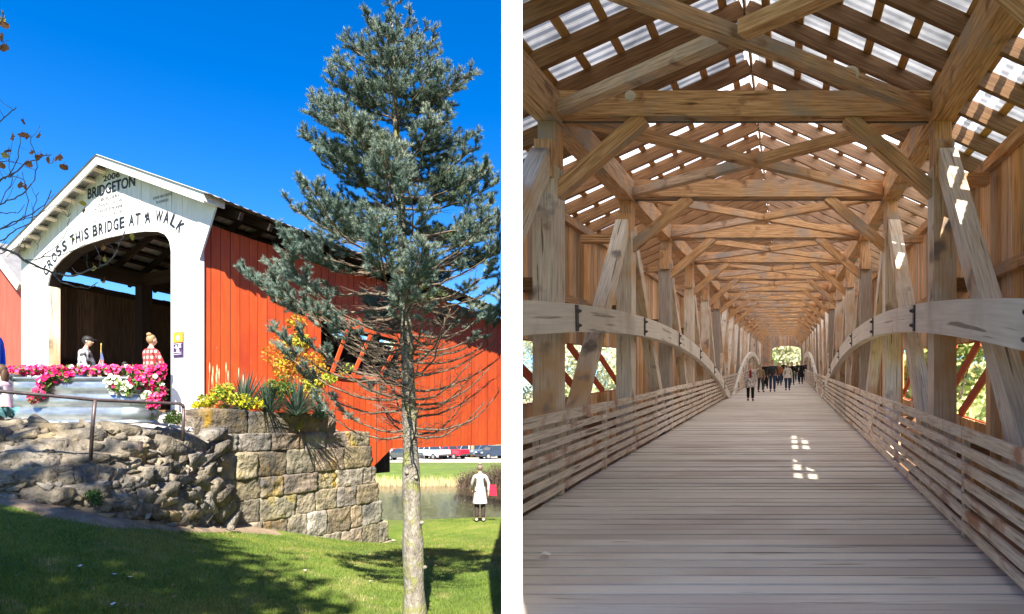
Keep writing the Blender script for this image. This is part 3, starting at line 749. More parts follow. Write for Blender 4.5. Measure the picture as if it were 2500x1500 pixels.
# poster on the right pillar
po = empty('event_poster', tuple(LB((.66, -.03, 1.45))), label='orange and dark purple event poster pinned to the white portal pillar', cat='poster')
def pl(t0, t1, z0, z1, off): m = LM(); m.box(t0, t1, -off, -off + .003, z0, z1); return m
oo = flat('poster_orange', (.80, .28, .03), .6, scale=12); pp = mat('poster_purple', [(0.4, (.02, .014, .045)), (0.6, (.07, .035, .10))], scale=14, rough=.5)
pl(.49, .83, 1.47, 2.03, .016).build('sheet', pp, po); pl(.50, .82, 1.80, 2.02, .021).build('orange_panel', oo, po)
m = LM()
for (t, z, r) in ((.66, 1.90, .06), (.60, 1.72, .045), (.72, 1.70, .04), (.66, 1.62, .05)):
    m.face([(t + r * math.cos(k * PI / 5), -.0235, z + r * math.sin(k * PI / 5)) for k in range(10)])
for z in (1.76, 1.68, 1.57, 1.53): m.face([(.80, -.0240, z), (.54, -.0240, z), (.54, -.0240, z + .014), (.80, -.0240, z + .014)])
m.build('printing', flat('poster_pale_print', (.55, .50, .58), .6), po)

# neighbouring red building at the left edge
nb = empty('red_shop', (-15.5, 17.5, .3), label='plain red building with pale roof edge left of the white portal', cat='building')
pR = P(56, 690, 17.0); 
def NBF(p): # p: (t left from right corner, depth, z)
    base = Vector((P(56, 690, 17.0).x, 17.0, 0)); return base + AX * p[0] + BX * p[1] + Vector((0, 0, p[2]))
def nroof(t): return 4.0 + (t if t < 1.5 else 3.0 - t) * .80
m = MB(NBF)
for j in range(10):
    a, b2 = j * .3, (j + 1) * .3 - .006
    m.hexa([(a, 0, 0), (b2, 0, 0), (b2, .05, 0), (a, .05, 0), (a, 0, nroof(a)), (b2, 0, nroof(b2)), (b2, .05, nroof(b2)), (a, .05, nroof(a))])
m.build('wall', red_paint2, nb)
m = MB(NBF)
m.box(0, .05, .05, .7, 0, 3.95); m.build('side_wall', red_paint2, nb)
m = MB(NBF)
m.beam((-.35, -.25, nroof(-.35) + .06), (1.5, -.25, nroof(1.5) + .06), .06, .2); m.build('rake_board', flat('cream_trim', (.62, .56, .46), .7), nb)
m = MB(NBF)
m.hexa([(-.35, -.25, nroof(-.35) + .1), (1.5, -.25, nroof(1.5) + .1), (1.5, .8, nroof(1.5) + .1), (-.35, .8, nroof(-.35) + .1), (-.35, -.25, nroof(-.35) + .15), (1.5, -.25, nroof(1.5) + .15), (1.5, .8, nroof(1.5) + .15), (-.35, .8, nroof(-.35) + .15)])
m.build('roof', roof_tin, nb)

# ------------------------------------------------------------------ terrace in front of the portal
terr_m = mat('pale_gravel_terrace', [(0.3, (.34, .30, .25)), (0.6, (.55, .50, .43)), (0.8, (.72, .69, .62))], scale=45, rough=.95, detail=6, bump=.6)
tops = [P(-160, 1040, 8.0), P(-60, 1040, 8.15), P(60, 1040, 8.3), P(150, 1044, 8.45), P(300, 1050, 8.9), P(400, 1058, 9.6), P(470, 1075, 10.4)]
gl = LB((7.5, -.3, DECK - .04)); gr = LB((-.1, -.1, DECK - .04))
back = [Vector((gl.x - 5, gl.y + 2.0, .27)), Vector((gl.x - 2.6, gl.y + 1.2, .27)), gl, gl.lerp(gr, .25), gl.lerp(gr, .5), gl.lerp(gr, .8), gr]
m = MB(); rows = []
for f in np.linspace(0, 1, 9):
    r = []
    for a, b2 in zip(tops, back):
        p = a.lerp(b2, f); r.append((p.x, p.y, p.z - .02 + random.uniform(-.008, .008) * (0 < f < 1)))
    rows.append(r)
m.grid(rows)
m.grid([[(a.x, a.y, a.z - .02) for a in tops], [(a.x, a.y + .05, a.z - 1.5) for a in tops]])
tag(m.build('path', terr_m, smooth=True), kind='structure')
# pebbles along the trough
m = MB()
peb = flat('pale_pebble', (.72, .68, .60), .8, scale=20)
for q in range(420):
    x = random.uniform(40, 470); Y0 = 8.5 + (x - 60) / 410 * 1.6 + random.uniform(0.02, .5); p = P(x, 1050, Y0)
    z = .0 + .02 * (Y0 - 8.5) - max(0, (x - 360)) * .0012; r = random.uniform(.012, .032)
    a = random.uniform(0, 3)
    m.hexa([Vector((p.x, p.y, z)) + Vector((math.cos(a + k * PI / 2) * r * random.uniform(.8, 1.2), math.sin(a + k * PI / 2) * r, -.02)) for k in range(4)] +
           [Vector((p.x, p.y, z)) + Vector((math.cos(a + k * PI / 2) * r * .6, math.sin(a + k * PI / 2) * r * .6, r)) for k in range(4)])
tag(m.build('pebbles', peb), 'pale pebbles spread below the steel trough', 'gravel', kind='stuff')

# ------------------------------------------------------------------ stone walls
stone_m = mat('weathered_sandstone', [(0.25, (.085, .072, .052)), (0.48, (.20, .165, .115)), (0.72, (.36, .295, .19))], scale=2.6, detail=9, nrough=.65, rough=.9, bump=3.0, bscale=11, island=.28, sat=.5, hue=.02,
              spots=((.34, .22, .05), 1.6, .58, .68), spots2=((.065, .060, .054), 1.1, .50, .68))
rub_m = mat('grey_rubble_stone', [(0.25, (.075, .064, .048)), (0.5, (.19, .163, .123)), (0.75, (.36, .305, .225))], scale=6.5, detail=9, nrough=.65, rough=.92, bump=4.0, bscale=9, island=.28, sat=.3, spots=((.36, .27, .14), 1.3, .56, .7), spots2=((.10, .09, .08), 1.5, .55, .7))
mort_m = mat('crumbling_mortar', [(0.3, (.09, .075, .055)), (0.7, (.22, .185, .14))], scale=5, detail=9, rough=.95, bump=4.0, bscale=10)
from mathutils import noise as mno
def rock(V, Fc, center, dims, ax, ay, az_, seed, n=4, rnd=.12, power=4.0):
    """superellipsoid block with rough faces; ax, ay, az_: unit axes"""
    base = len(V); hx, hy, hz = dims
    idx = {}
    fl = []
    for face in range(6):
        for i in range(n + 1):
            for j in range(n + 1):
                a = -1 + 2 * i / n; b_ = -1 + 2 * j / n
                p = [(1, a, b_), (-1, b_, a), (b_, 1, a), (a, -1, b_), (a, b_, 1), (b_, a, -1)][face]
                key = tuple(round(c, 4) for c in p)
                if key not in idx:
                    l = (abs(p[0]) ** power + abs(p[1]) ** power + abs(p[2]) ** power) ** (1 / power)
                    q = Vector((p[0] / l, p[1] / l, p[2] / l))
                    nz_ = mno.noise(Vector(q) * 1.7 + Vector((seed * 3.1, seed * 1.7, seed))) * rnd + mno.noise(Vector(q) * 4.5 + Vector((seed, 2 * seed, 5))) * rnd * .7 + abs(mno.noise(Vector(q) * 9 + Vector((2 * seed, seed, 9)))) * rnd * -.7
                    q = Vector((q.x * hx, q.y * hy, q.z * hz)); q = q + q.normalized() * nz_
                    idx[key] = base + len(idx); V.append(center + ax * q.x + ay * q.y + az_ * q.z)
                fl.append(idx[key])
        o = len(fl) - (n + 1) ** 2
        for i in range(n):
            for j in range(n):
                a_ = o + i * (n + 1) + j; Fc.append((fl[a_], fl[a_ + n + 1], fl[a_ + n + 2], fl[a_ + 1]))
M0 = P(520, 1000, 11.1); M0.z = 0; M1 = P(939, 1000, 15.5); M1.z = 0; MD = (M1 - M0).normalized(); MN = Vector((MD.y, -MD.x, 0))
MLEN = (M1 - M0).length
courses = [(-3.4, -3.02, MLEN + .15), (-3.02, -2.5, MLEN), (-2.5, -1.95, MLEN - .24), (-1.95, -1.48, MLEN - .36), (-1.48, -1.07, MLEN - .45), (-1.07, -.55, MLEN - .58), (-.55, -.20, MLEN - .66), (-.20, .275, 3.15)]
V, Fc = [], []; Z3 = Vector((0, 0, 1)); sd_i = 1
for ci, (z0, z1, se) in enumerate(courses):
    s1 = -.35 + random.uniform(0, .15) if ci < 7 else -.15
    batter = .05 * (7 - ci)
    while s1 < se - .05:
        ln = random.uniform(.40, 1.0) if ci < 7 else random.uniform(.9, 1.5)
        if se - (s1 + ln) < .3: ln = se - s1
        sd_i += 1
        c = M0 + MD * (s1 + ln / 2) + MN * (batter * .25 - .28) + Z3 * ((z0 + z1) / 2 + random.uniform(-.01, .01))
        sag = 0 if ci < 7 else -.030 * (s1 + ln / 2)
        c.z += sag
        rock(V, Fc, c, (ln / 2 + .012, .33 + random.uniform(-.03, .03), (z1 - z0) / 2 + .010), MD, MN, Z3, sd_i, n=11, rnd=.032, power=26)
        s1 += ln
wall_o = nmesh('stone_abutment', [tuple(v) for v in V], Fc, stone_m, smooth=False)
tag(wall_o, 'tall coursed sandstone block abutment wall below the garden bed', 'stone wall')
m = MB(lambda p: M0 + MD * p[0] + MN * p[1] + Z3 * p[2])
m.box(-.3, MLEN - .75, -.60, .005, -3.3, -.20); m.box(-.3, 3.0, -.6, -.10, -.2, .12)
m.build('mortar', mort_m, wall_o)
# soil bed behind it, up to the red siding
m = MB(); bl = [M0 + MD * s1 + MN * -.35 + Z3 * (.13 - .035 * max(0, s1) - (.32 if s1 > 3.3 else 0)) for s1 in np.linspace(-.4, MLEN - .9, 9)]
br = [LB((-.0, s1, .28 - .03 * s1 - (.30 if s1 > 4.0 else 0))) for s1 in np.linspace(-.2, 4.9, 9)]
m.grid([[tuple(p) for p in bl], [tuple(p.lerp(q, .5) + Vector((0, 0, .05))) for p, q in zip(bl, br)], [tuple(q) for q in br]])
m.grid([[tuple(p) for p in (bl[-1], bl[-1].lerp(br[-1], .5), br[-1])], [tuple(p - Vector((0, 0, 3.2))) for p in (bl[-1], bl[-1].lerp(br[-1], .5), br[-1])]])
tag(m.build('garden_soil', dirt_m, smooth=True), kind='structure')
# rubble wall
topR = [P(-160, 1038, 8.0), P(-60, 1038, 8.1), P(60, 1038, 8.22), P(150, 1042, 8.35), P(300, 1048, 8.8), P(400, 1056, 9.5), P(470, 1072, 10.3), P(535, 1045, 11.2)]
botR = [P(-160, 1190, 7.1), P(-60, 1192, 7.2), P(60, 1202, 7.35), P(150, 1222, 7.5), P(300, 1254, 7.95), P(400, 1272, 8.6), P(470, 1284, 9.5), P(560, 1292, 11.0)]
def lerpl(pts, f): f = f * (len(pts) - 1); i = min(int(f), len(pts) - 2); return pts[i].lerp(pts[i + 1], f - i)
m = MB(); rows = []
for i in range(60):
    f = i / 59; r = []
    for j in range(16):
        g_ = j / 15; p = lerpl(topR, f).lerp(lerpl(botR, f), g_ * 1.08)
        out = .10 + .22 * math.sin(min(1, g_ * 1.1) * PI) * (.4 + .6 * f) + .16 * mno.noise(p * 2.3) + .08 * mno.noise(p * 6)
        p = p + Vector((.35, -1, .15)).normalized() * out; p.z -= .10 * (1 - g_) * 0
        r.append(tuple(p))
    rows.append(r)
m.grid(rows); rub = m.build('rubble_wall', mort_m, smooth=True)
tag(rub, 'low rough rubble stone wall under the steel flower trough', 'stone wall')
V, Fc = [], []; k = 0
rr = random.Random(5)
def broken(V, Fc, center, dims, ax, ay, az_, seed):
    """angular broken stone: convex hull of points spread over a flattened box"""
    r0 = random.Random(seed); bm_ = bmesh.new()
    for q in range(13):
        p = [r0.uniform(-1, 1) for _ in range(3)]; i = r0.randrange(3); p[i] = (1 if p[i] > 0 else -1) * r0.uniform(.9, 1); j_ = (i + 1) % 3; p[j_] = (1 if p[j_] > 0 else -1) * r0.uniform(.6, 1)
        bm_.verts.new(center + ax * (p[0] * dims[0] * 1.12) + ay * (p[1] * dims[1] * 1.12) + az_ * (p[2] * dims[2] * 1.12))
    res = bmesh.ops.convex_hull(bm_, input=bm_.verts[:])
    for v in [v for v in bm_.verts if not v.link_faces]: bm_.verts.remove(v)
    bmesh.ops.triangulate(bm_, faces=bm_.faces[:]); bm_.verts.index_update(); b0 = len(V)
    V.extend(v.co.copy() for v in bm_.verts)
    for f in bm_.faces: Fc.append(tuple(b0 + v.index for v in f.verts))
    bm_.free()
for row in range(8):
    g0 = (row + .45) / 8
    f = 0.0
    while f < 1.0:
        p = lerpl(topR, min(1, f)).lerp(lerpl(botR, min(1, f)), g0)
        big = rr.random(); hx = rr.uniform(.10, .26) * (1.35 if big > .8 else 1); hz = rr.uniform(.075, .125) * (1.4 if big > .75 else 1)
        if f > .74: hx *= 1.7; hz *= 1.25
        out = .20 * math.sin(g0 * PI) * (.4 + .6 * f) + rr.uniform(-.05, .05)
        dtan = (lerpl(topR, min(1, f + .05)) - lerpl(topR, max(0, f - .05))).normalized()
        tilt = rr.uniform(-.25, .30) if f > .25 else rr.uniform(-.08, .08)
        ax_ = (Quaternion(Vector((.3, -1, 0)), tilt) @ dtan); az_ = (Z3 + Vector((.1, -.25 + rr.uniform(-.25, .25), 0))).normalized(); ay_ = az_.cross(ax_).normalized(); az_ = ax_.cross(ay_)
        c = p + Vector((.35, -1, .1)).normalized() * out + Z3 * rr.uniform(-.04, .04)
        k += 1; broken(V, Fc, c, (hx, rr.uniform(.10, .17), hz), ax_, ay_, az_, k)
        seg = 6.2
        f += (hx * 2 * rr.uniform(.70, .88)) / seg
for q in range(420):  # small chips wedged between the stones
    f = rr.random(); g0 = rr.random(); p = lerpl(topR, f).lerp(lerpl(botR, f), g0) + Vector((.35, -1, .1)).normalized() * (.20 * math.sin(g0 * PI) * (.4 + .6 * f) + rr.uniform(.06, .14)); k += 1
    a = rr.uniform(-.5, .5); broken(V, Fc, p, (rr.uniform(.035, .10), rr.uniform(.03, .06), rr.uniform(.02, .05)), Vector((math.cos(a), 0, math.sin(a))), Vector((0, 1, 0)), Vector((-math.sin(a), 0, math.cos(a))), k)
for q in range(26):   # scattered stones at the foot
    f = rr.random(); p = lerpl(botR, f); p = Vector((p.x + rr.uniform(-.1, .2), p.y - rr.uniform(-.05, .2), 0)); p.z = gz(p.x, p.y) + .02; k += 1
    broken(V, Fc, p, (rr.uniform(.05, .14), rr.uniform(.05, .1), rr.uniform(.035, .07)), Vector((1, 0, 0)), Vector((0, 1, 0)), Z3, k)
st = nmesh('stones', [tuple(v) for v in V], Fc, rub_m, parent=rub, smooth=False)

# pipe handrail
hr = empty('handrail', tuple(P(222, 1112, 7.5)), label='dark brown pipe handrail in front of the steel flower trough', cat='handrail')
rp = [P(-140, 936, 6.7), P(0, 956, 7.0), P(120, 966, 7.25), P(232, 977, 7.5), P(340, 982, 8.05), P(440, 986, 8.6)]
m = MB(); m.tube(rp + [P(446, 989, 8.62), P(448, 997, 8.63)], .021, 10); m.tube([P(448, 990, 8.63), P(447, 1078, 8.63)], .021, 10); m.build('top_rail', rail_paint, hr, smooth=True)
m = MB(); m.tube([P(232, 977, 7.5), P(226, 1040, 7.5), P(221, 1125, 7.5)], .022, 10); m.build('rail_post', rail_paint, hr, smooth=True)
m = MB(); m.tube([P(342, 1100, 8.1), P(343, 1078, 8.1)], [.03, .028], 8); tag(m.build('post_stub', rail_paint), 'short dark cut pipe stub standing among the rubble stones', 'pipe')

# galvanised trough
def trough(name, cx, cyy, zb, L, W, H, rz, label):
    t = empty(name, (cx, cyy, zb), rz, label=label, cat='planter', group='steel troughs of petunias'); M_ = t.matrix_world.copy()
    m = MB(lambda p: M_ @ p); n = 14
    prof = [(0, .0), (0, .04)] + [(.016 * math.sin((zf - .04) / .88 * PI * 3) ** 2 * (1 if True else 0) + (-.014 if q % 8 in (0,) else 0), zf) for q, zf in enumerate(np.linspace(.05, .92, 25))] + [(.01, .94), (.035, .95), (.038, 1.0), (-.02, 1.0), (-.03, .9)]
    rows = []
    for (o_, zf) in prof:
        r = []; R_ = W / 2 + o_; hl = L / 2 - W / 2
        for k in range(n + 1): a = -PI / 2 + PI * k / n; r.append((hl + R_ * math.cos(a), R_ * math.sin(a), H * zf))
        for k in range(n + 1): a = PI / 2 + PI * k / n; r.append((-hl + R_ * math.cos(a), R_ * math.sin(a), H * zf))
        r.append(r[0]); rows.append(r)
    m.grid(rows); m.build('shell', galv, t, smooth=True)
    m = MB(lambda p: M_ @ p); r = [(hl + (W / 2 - .03) * math.cos(-PI / 2 + PI * k / n), (W / 2 - .03) * math.sin(-PI / 2 + PI * k / n), H * .9) for k in range(n + 1)] + [(-hl + (W / 2 - .03) * math.cos(PI / 2 + PI * k / n), (W / 2 - .03) * math.sin(PI / 2 + PI * k / n), H * .9) for k in range(n + 1)]
    m.face(r); m.build('soil', dirt_m, t)
    return t
ta = P(355, 1032, 9.0); tbp = P(168, 1032, 8.95)
trough('steel_trough', ta.x - 1.10, 9.25, .015, 2.2, .62, .68, .0, 'ribbed galvanised steel trough overflowing with pink and white petunias')
trough('steel_trough', ta.x - 2.72, 9.02, .0, 1.6, .62, .74, .0, 'second galvanised steel trough behind the seated girl')

# petunias
leaf_g = mat('petunia_leaf', [(0.3, (.06, .12, .02)), (0.7, (.16, .24, .05))], scale=6, rough=.6, island=.3, trans=.2)
pinks = [flat('hot_pink_petal', (.72, .012, .14), .5, island=.25, trans=.15), flat('rose_pink_petal', (.80, .09, .26), .5, island=.25, trans=.15), flat('white_petal', (.86, .86, .74), .5, island=.06, trans=.15)]
def petunia(label, blobs, n, weights, group='petunias in the steel troughs'):
    """blobs: list of (center, rx, ry, rz)"""
    c0 = blobs[0][0]; t = empty('petunia_plant', tuple(c0), label=label, cat='flowers', group=group)
    lf = MB(); fl = [MB(), MB(), MB()]
    for q in range(n * 5):
        c, rx, ry, rz = random.choice(blobs); d = Vector((random.gauss(0, 1), random.gauss(0, 1), random.gauss(0, 1))).normalized() * random.uniform(.3, 1.0)
        p = c + Vector((d.x * rx, d.y * ry, d.z * rz)); a = Vector((random.gauss(0, 1), random.gauss(0, 1), random.gauss(0, 1))).normalized(); b_ = a.orthogonal().normalized(); s1 = random.uniform(.018, .035)
        lf.face([p - a * s1 * 1.4, p + b_ * s1 * .6, p + a * s1 * 1.4, p - b_ * s1 * .6])
    for q in range(n):
        c, rx, ry, rz = random.choice(blobs); d = Vector((random.gauss(0, 1), random.gauss(-.5, .9), random.gauss(.25, .9))).normalized()
        p = c + Vector((d.x * rx, d.y * ry, d.z * rz)) * random.uniform(.85, 1.1); nrm = (d + Vector((random.gauss(0, .3), -.5 + random.gauss(0, .3), random.gauss(.1, .3)))).normalized()
        a = nrm.orthogonal().normalized(); b_ = nrm.cross(a); r = random.uniform(.028, .042)
        k = random.choices([0, 1, 2], weights)[0]; M_ = fl[k]; i0 = len(M_.v); K = 10
        M_.v.append(p - nrm * r * .55)
        for j in range(K):
            th = 2 * PI * j / K; rr_ = r * (1.0 if j % 2 == 0 else .86); M_.v.append(p + (a * math.cos(th) + b_ * math.sin(th)) * rr_ + nrm * random.uniform(-.004, .004))
        for j in range(K): M_.f.append((i0, i0 + 1 + j, i0 + 1 + (j + 1) % K)); M_.mi.append(0); M_.uv += [(0, 0)] * 3
    lf.build('leaves', leaf_g, t)
    for M_, nm, mt in zip(fl, ('hot_pink_petals', 'rose_pink_petals', 'white_petals'), pinks):
        o = M_.build(nm, mt, t, smooth=False)
        if o: tag(o, kind='stuff')
B = lambda x, y, Y, rx, ry, rz: (P(x, y, Y), rx, ry, rz)
petunia('mass of mostly pink petunias along the back of the trough', [B(x, 905, 9.15, .22, .2, .075) for x in range(60, 390, 22)], 330, [6, 4, .4])
petunia('pink petunias trailing down the left of the trough front', [B(115, 935, 8.9, .12, .12, .12), B(135, 915, 8.92, .14, .12, .12), B(160, 915, 8.92, .13, .1, .1), B(95, 960, 8.85, .08, .08, .08), B(80, 975, 8.84, .06, .06, .06)], 120, [6, 5, .2])
petunia('cluster of white petunias hanging over the trough rim', [B(290, 945, 8.9, .16, .12, .11), B(275, 930, 8.9, .1, .1, .08), B(312, 950, 8.9, .1, .1, .1), B(358, 968, 8.9, .06, .06, .07)], 85, [.3, .5, 9])
petunia('pink petunias spilling over the right end of the trough', [B(345, 925, 8.95, .17, .14, .15), B(375, 925, 8.95, .14, .14, .16), B(390, 960, 8.95, .10, .1, .14), B(372, 985, 8.93, .1, .1, .1), B(385, 905, 9.0, .12, .12, .1)], 190, [8, 4, 1.2])

# small flag
fgp = P(245, 905, 9.3)
fl_ = empty('small_flag', tuple(fgp), label='small folded striped flag on a gold tipped stick above the flowers', cat='flag')
m = MB(); m.tube([fgp, P(247, 842, 9.3)], .006, 5); m.tube([P(247, 842, 9.3), P(247.3, 838, 9.3)], [.012, .002], 6); m.build('stick', flat('gold_stick', (.6, .45, .12), .5), fl_)
pa, pb2, pc, pd = P(247, 852, 9.3), P(244, 878, 9.28), P(254, 880, 9.32), P(234, 908, 9.27); pe = P(257, 908, 9.33)
m = MB(); m.face([pa, pb2, pc]); m.build('blue_field', flat('flag_blue', (.12, .16, .30), .8), fl_)
for j in range(6):
    m = MB(); a = pb2.lerp(pc, j / 6); b2 = pb2.lerp(pc, (j + 1) / 6); c = pd.lerp(pe, j / 6); d = pd.lerp(pe, (j + 1) / 6)
    z = Vector((0, -.01 * (j % 2), 0)); m.face([a + z, b2 + z, d + z, c + z]); m.build('stripe', flat('flag_red', (.62, .04, .05), .8) if j % 2 else flat('flag_white', (.8, .78, .78), .8), fl_)
# ------------------------------------------------------------------ blue spruce
bark_m = mat('grey_spruce_bark', [(0.3, (.10, .085, .065)), (0.5, (.21, .185, .145)), (0.7, (.36, .335, .29))], scale=22, stretch=(1, 1, .45), detail=8, nrough=.7, rough=.95, bump=1.0, bscale=60, spots=((.20, .20, .07), 9, .5, .66))
twig_m = mat('brown_spruce_twig', [(0.3, (.085, .060, .042)), (0.7, (.19, .145, .105))], scale=14, rough=.9)
needle_m = mat('blue_spruce_needles', [(0.3, (.042, .070, .045)), (0.5, (.075, .115, .082)), (0.7, (.125, .16, .10))], scale=2.2, detail=3, rough=.55, island=.35, hue=.012, trans=.12, spots=((.15, .18, .06), 1.6, .58, .70))
needle_new = mat('pale_new_spruce_needles', [(0.3, (.09, .145, .12)), (0.5, (.145, .20, .165)), (0.7, (.27, .31, .24))], scale=2.0, detail=3, rough=.55, island=.3, hue=.012, trans=.12)
class Needles:
    def __init__(s): s.a = []; s.b = []; s.r = []; s.n = []
    def seg(s, a, b, r=.026, dens=640):
        s.a.append(tuple(a)); s.b.append(tuple(b)); s.r.append(r); s.n.append(max(3, int((Vector(b) - Vector(a)).length * dens)))
    def build(s, name, m, parent, width=.0050, xmax=None):
        A = np.array(s.a); B_ = np.array(s.b); R = np.array(s.r); n = np.array(s.n); idx = np.repeat(np.arange(len(n)), n); N_ = len(idx)
        A_, B2, R_ = A[idx], B_[idx], R[idx]; t = RNG.random(N_)[:, None]; base = A_ * (1 - t) + B2 * t
        d = B2 - A_; d /= np.linalg.norm(d, axis=1, keepdims=True) + 1e-9
        q = RNG.normal(size=(N_, 3)); q -= (q * d).sum(1, keepdims=True) * d; q /= np.linalg.norm(q, axis=1, keepdims=True) + 1e-9
        q[:, 2] += .25
        tip = base + q * (R_ * RNG.uniform(.8, 1.1, N_))[:, None] + d * (R_ * .75)[:, None]
        w_ = np.cross(tip - base, RNG.normal(size=(N_, 3))); w_ /= np.linalg.norm(w_, axis=1, keepdims=True) + 1e-9; w_ *= width / 2
        v = np.stack([base - w_, base + w_, tip + w_ * .5], 1)
        if xmax is not None:
            ok = v[:, :, 0].max(1) < xmax; v = v[ok]
        v = v.reshape(-1, 3)
        return nmesh(name, v, np.arange(len(v)).reshape(-1, 3), m, parent)
def tree_axis(z):     # trunk centre at height z
    return Vector(((np.interp(z, [-2.6, -1.8, -.3, 1.5, 3.0, 4.6], [1013, 1013, 1003, 985, 968, 950]) - 1250) / F * 6.0, 6.0 + .03 * math.sin(z * 1.3), z))
sp = empty('spruce_tree', tuple(tree_axis(-2.0)), label='tall blue spruce with bare twiggy lower branches standing on the lawn', cat='tree')
m = MB(); zs = np.linspace(-2.1, 4.0, 70); m.tube([tree_axis(z) for z in zs], [float(np.interp(z, [-2.1, -1.8, -.2, 1.5, 3.2, 4.3], [.135, .112, .076, .052, .028, .008])) * (1 + .05 * math.sin(z * 9) + random.uniform(-.045, .045)) for z in zs], 16)
m.build('trunk', bark_m, sp, smooth=True)
for z in (-1.0, -.55, -.50, .1, -.02, .45, -1.45):
    a = random.uniform(PI, 2 * PI); c = tree_axis(z); r = float(np.interp(z, [-2.1, -.2, 1.5], [.12, .076, .052])); d = Vector((math.cos(a), math.sin(a), .2))
    m = MB(); m.tube([c + d * r * .7, c + d * (r + .015), c + d * (r + .03)], [.022, .02, .008], 7); m.build('knot', bark_m, sp, smooth=True)
XM = -.112
tw = MB(); br = MB(); nd = Needles(); nd2 = Needles(); rs = random.Random(11)
ZL = [-.05, .25, .6, 1.08, 1.35, 1.7, 2.0, 2.35, 2.6, 2.85, 3.05, 3.4, 3.7, 3.95, 4.1]
LLv = [1.05, 1.25, 1.45, 1.62, 1.52, 1.42, 1.24, 1.04, .95, .87, .80, .60, .42, .26, .14]
def clampx(p):
    if p.x > XM: p.x = XM - rs.uniform(0, .01)
    return p
def shootline(a, b, dens=900, r=.030, outer=False):
    if a.x > XM or b.x > XM: return
    (nd2 if outer else nd).seg(a, b, r, dens)
z = -.10; az0 = 0
while z < 3.95:
    nb_ = 5 if z < 3.4 else 4
    az0 += 1.1
    for q in range(nb_):
        az = az0 + q * 2 * PI / nb_ + rs.uniform(-.35, .35)
        zb_ = z + rs.uniform(-.07, .07); Lb = float(np.interp(zb_, ZL, LLv)) * rs.uniform(.8, 1.04)
        if math.sin(az) < -.2: Lb *= .84
        if math.cos(az) > .25:
            lim = (abs(tree_axis(zb_).x - XM) + .02) / max(.3, math.cos(az)); Lb = min(Lb, lim * rs.uniform(.9, 1.05))
        if Lb < .08: continue
        rise = np.interp(zb_, [-.1, .4, 1.5, 3, 4.3], [.10, .10, .07, .12, .45]); h = Vector((math.cos(az), math.sin(az), 0)); c = tree_axis(zb_)
        n = max(5, int(Lb / .09)); pts = []; sag = rs.uniform(.05, .16) * (1 if zb_ < 3 else .3)
        wob = rs.uniform(-.25, .25)
        for i in range(n + 1):
            f = i / n; hh = Quaternion((0, 0, 1), wob * f) @ h
            pts.append(clampx(c + hh * (Lb * f) + Vector((0, 0, Lb * (rise * f - sag * math.sin(PI * f * .8) + (.34 if zb_ < 1.0 else .20) * f * f))) + Vector((rs.uniform(-1, 1), rs.uniform(-1, 1), rs.uniform(-1, 1))) * .011 * (i > 0)))
        r0 = float(np.interp(Lb, [.1, 1.7], [.008, .017]))
        br.tube(pts, [r0 * (1 - .8 * i / n) + .0015 for i in range(n + 1)], 5)
        # where the green starts along the branch
        green = float(np.interp(zb_, [-.1, .5, 1.0, 1.5, 2.0, 2.6], [1.4, .98, .68, .56, .46, .24]))
        if zb_ < .95 and math.cos(az) < -.45: green = min(green, .84)      # tufts at the left tips
        if 1.0 < zb_ < 1.35 and math.sin(az) < -.4: green = min(green, .55)
        if zb_ < 1.5 and math.cos(az) > .35: green = max(green, .80 if zb_ > .7 else 1.4)
        kids = int(Lb / .066)
        for j in range(kids):
            f = .10 + .88 * j / max(1, kids - 1); i = min(int(f * n), n - 1); p = pts[i].lerp(pts[i + 1], f * n - i); d = (pts[i + 1] - pts[i]).normalized()
            side = d.cross(Vector((0, 0, 1))).normalized() * (1 if j % 2 else -1)
            for up_k in range(1 if f < green else (2 if rs.random() < .45 else 1)):
                lt = (.13 + .34 * (1 - f) ** .7 * min(1, Lb)) * rs.uniform(.6, 1.1) * (.75 if f < green else 1)
                dd = (d * .75 + side * rs.uniform(.55, .9) + Vector((0, 0, rs.uniform(-.12, .32) + (.5 if up_k else 0)))).normalized()
                e = p + dd * lt; mid = p.lerp(e, .5) + Vector((0, 0, -.02 * lt + rs.uniform(-.01, .01))); e = e + Vector((0, 0, .10 * lt))
                if p.x > XM + .01: continue
                clampx(mid); clampx(e)
                tw.tube([p, mid, e], [.0036, .0026, .0012], 3, cap=False)
                gr = f > green or (f > green - .18 and rs.random() < .45)
                oo_ = f > .52 or zb_ > 3.3
                if gr: shootline(p.lerp(mid, .3), mid); shootline(mid, e, outer=oo_)
                # third order twigs
                kk = 3 if lt > .14 else 2
                if lt < .08: continue
                for t in range(kk):
                    g_ = .25 + .65 * t / kk; p2 = p.lerp(e, g_); s2 = dd.cross(Vector((0, 0, 1))).normalized() * (1 if t % 2 else -1)
                    l2 = lt * rs.uniform(.3, .5); e2 = clampx(p2 + (dd * .7 + s2 * .75 + Vector((0, 0, rs.uniform(-.2, .3)))).normalized() * l2)
                    tw.tube([p2, e2], [.0022, .0010], 3, cap=False)
                    if gr: shootline(p2, e2, outer=oo_)
        if green < 1: shootline(pts[-2], pts[-1], 500)
    z += rs.uniform(.125, .165) if z > .9 else rs.uniform(.115, .155)
# interior twigs, upper leader
top = tree_axis(3.98); shootline(top, top + Vector((-.02, 0, .25)), 600, .022); tw.tube([top - Vector((0, 0, .1)), top + Vector((-.02, 0, .25))], [.008, .003], 5)
br.build('branches', twig_m, sp, smooth=True); tw.build('twigs', twig_m, sp)
nd.build('needles', needle_m, sp, xmax=XM); nd2.build('new_needles', needle_new, sp, xmax=XM)
print('needles', sum(nd.n))

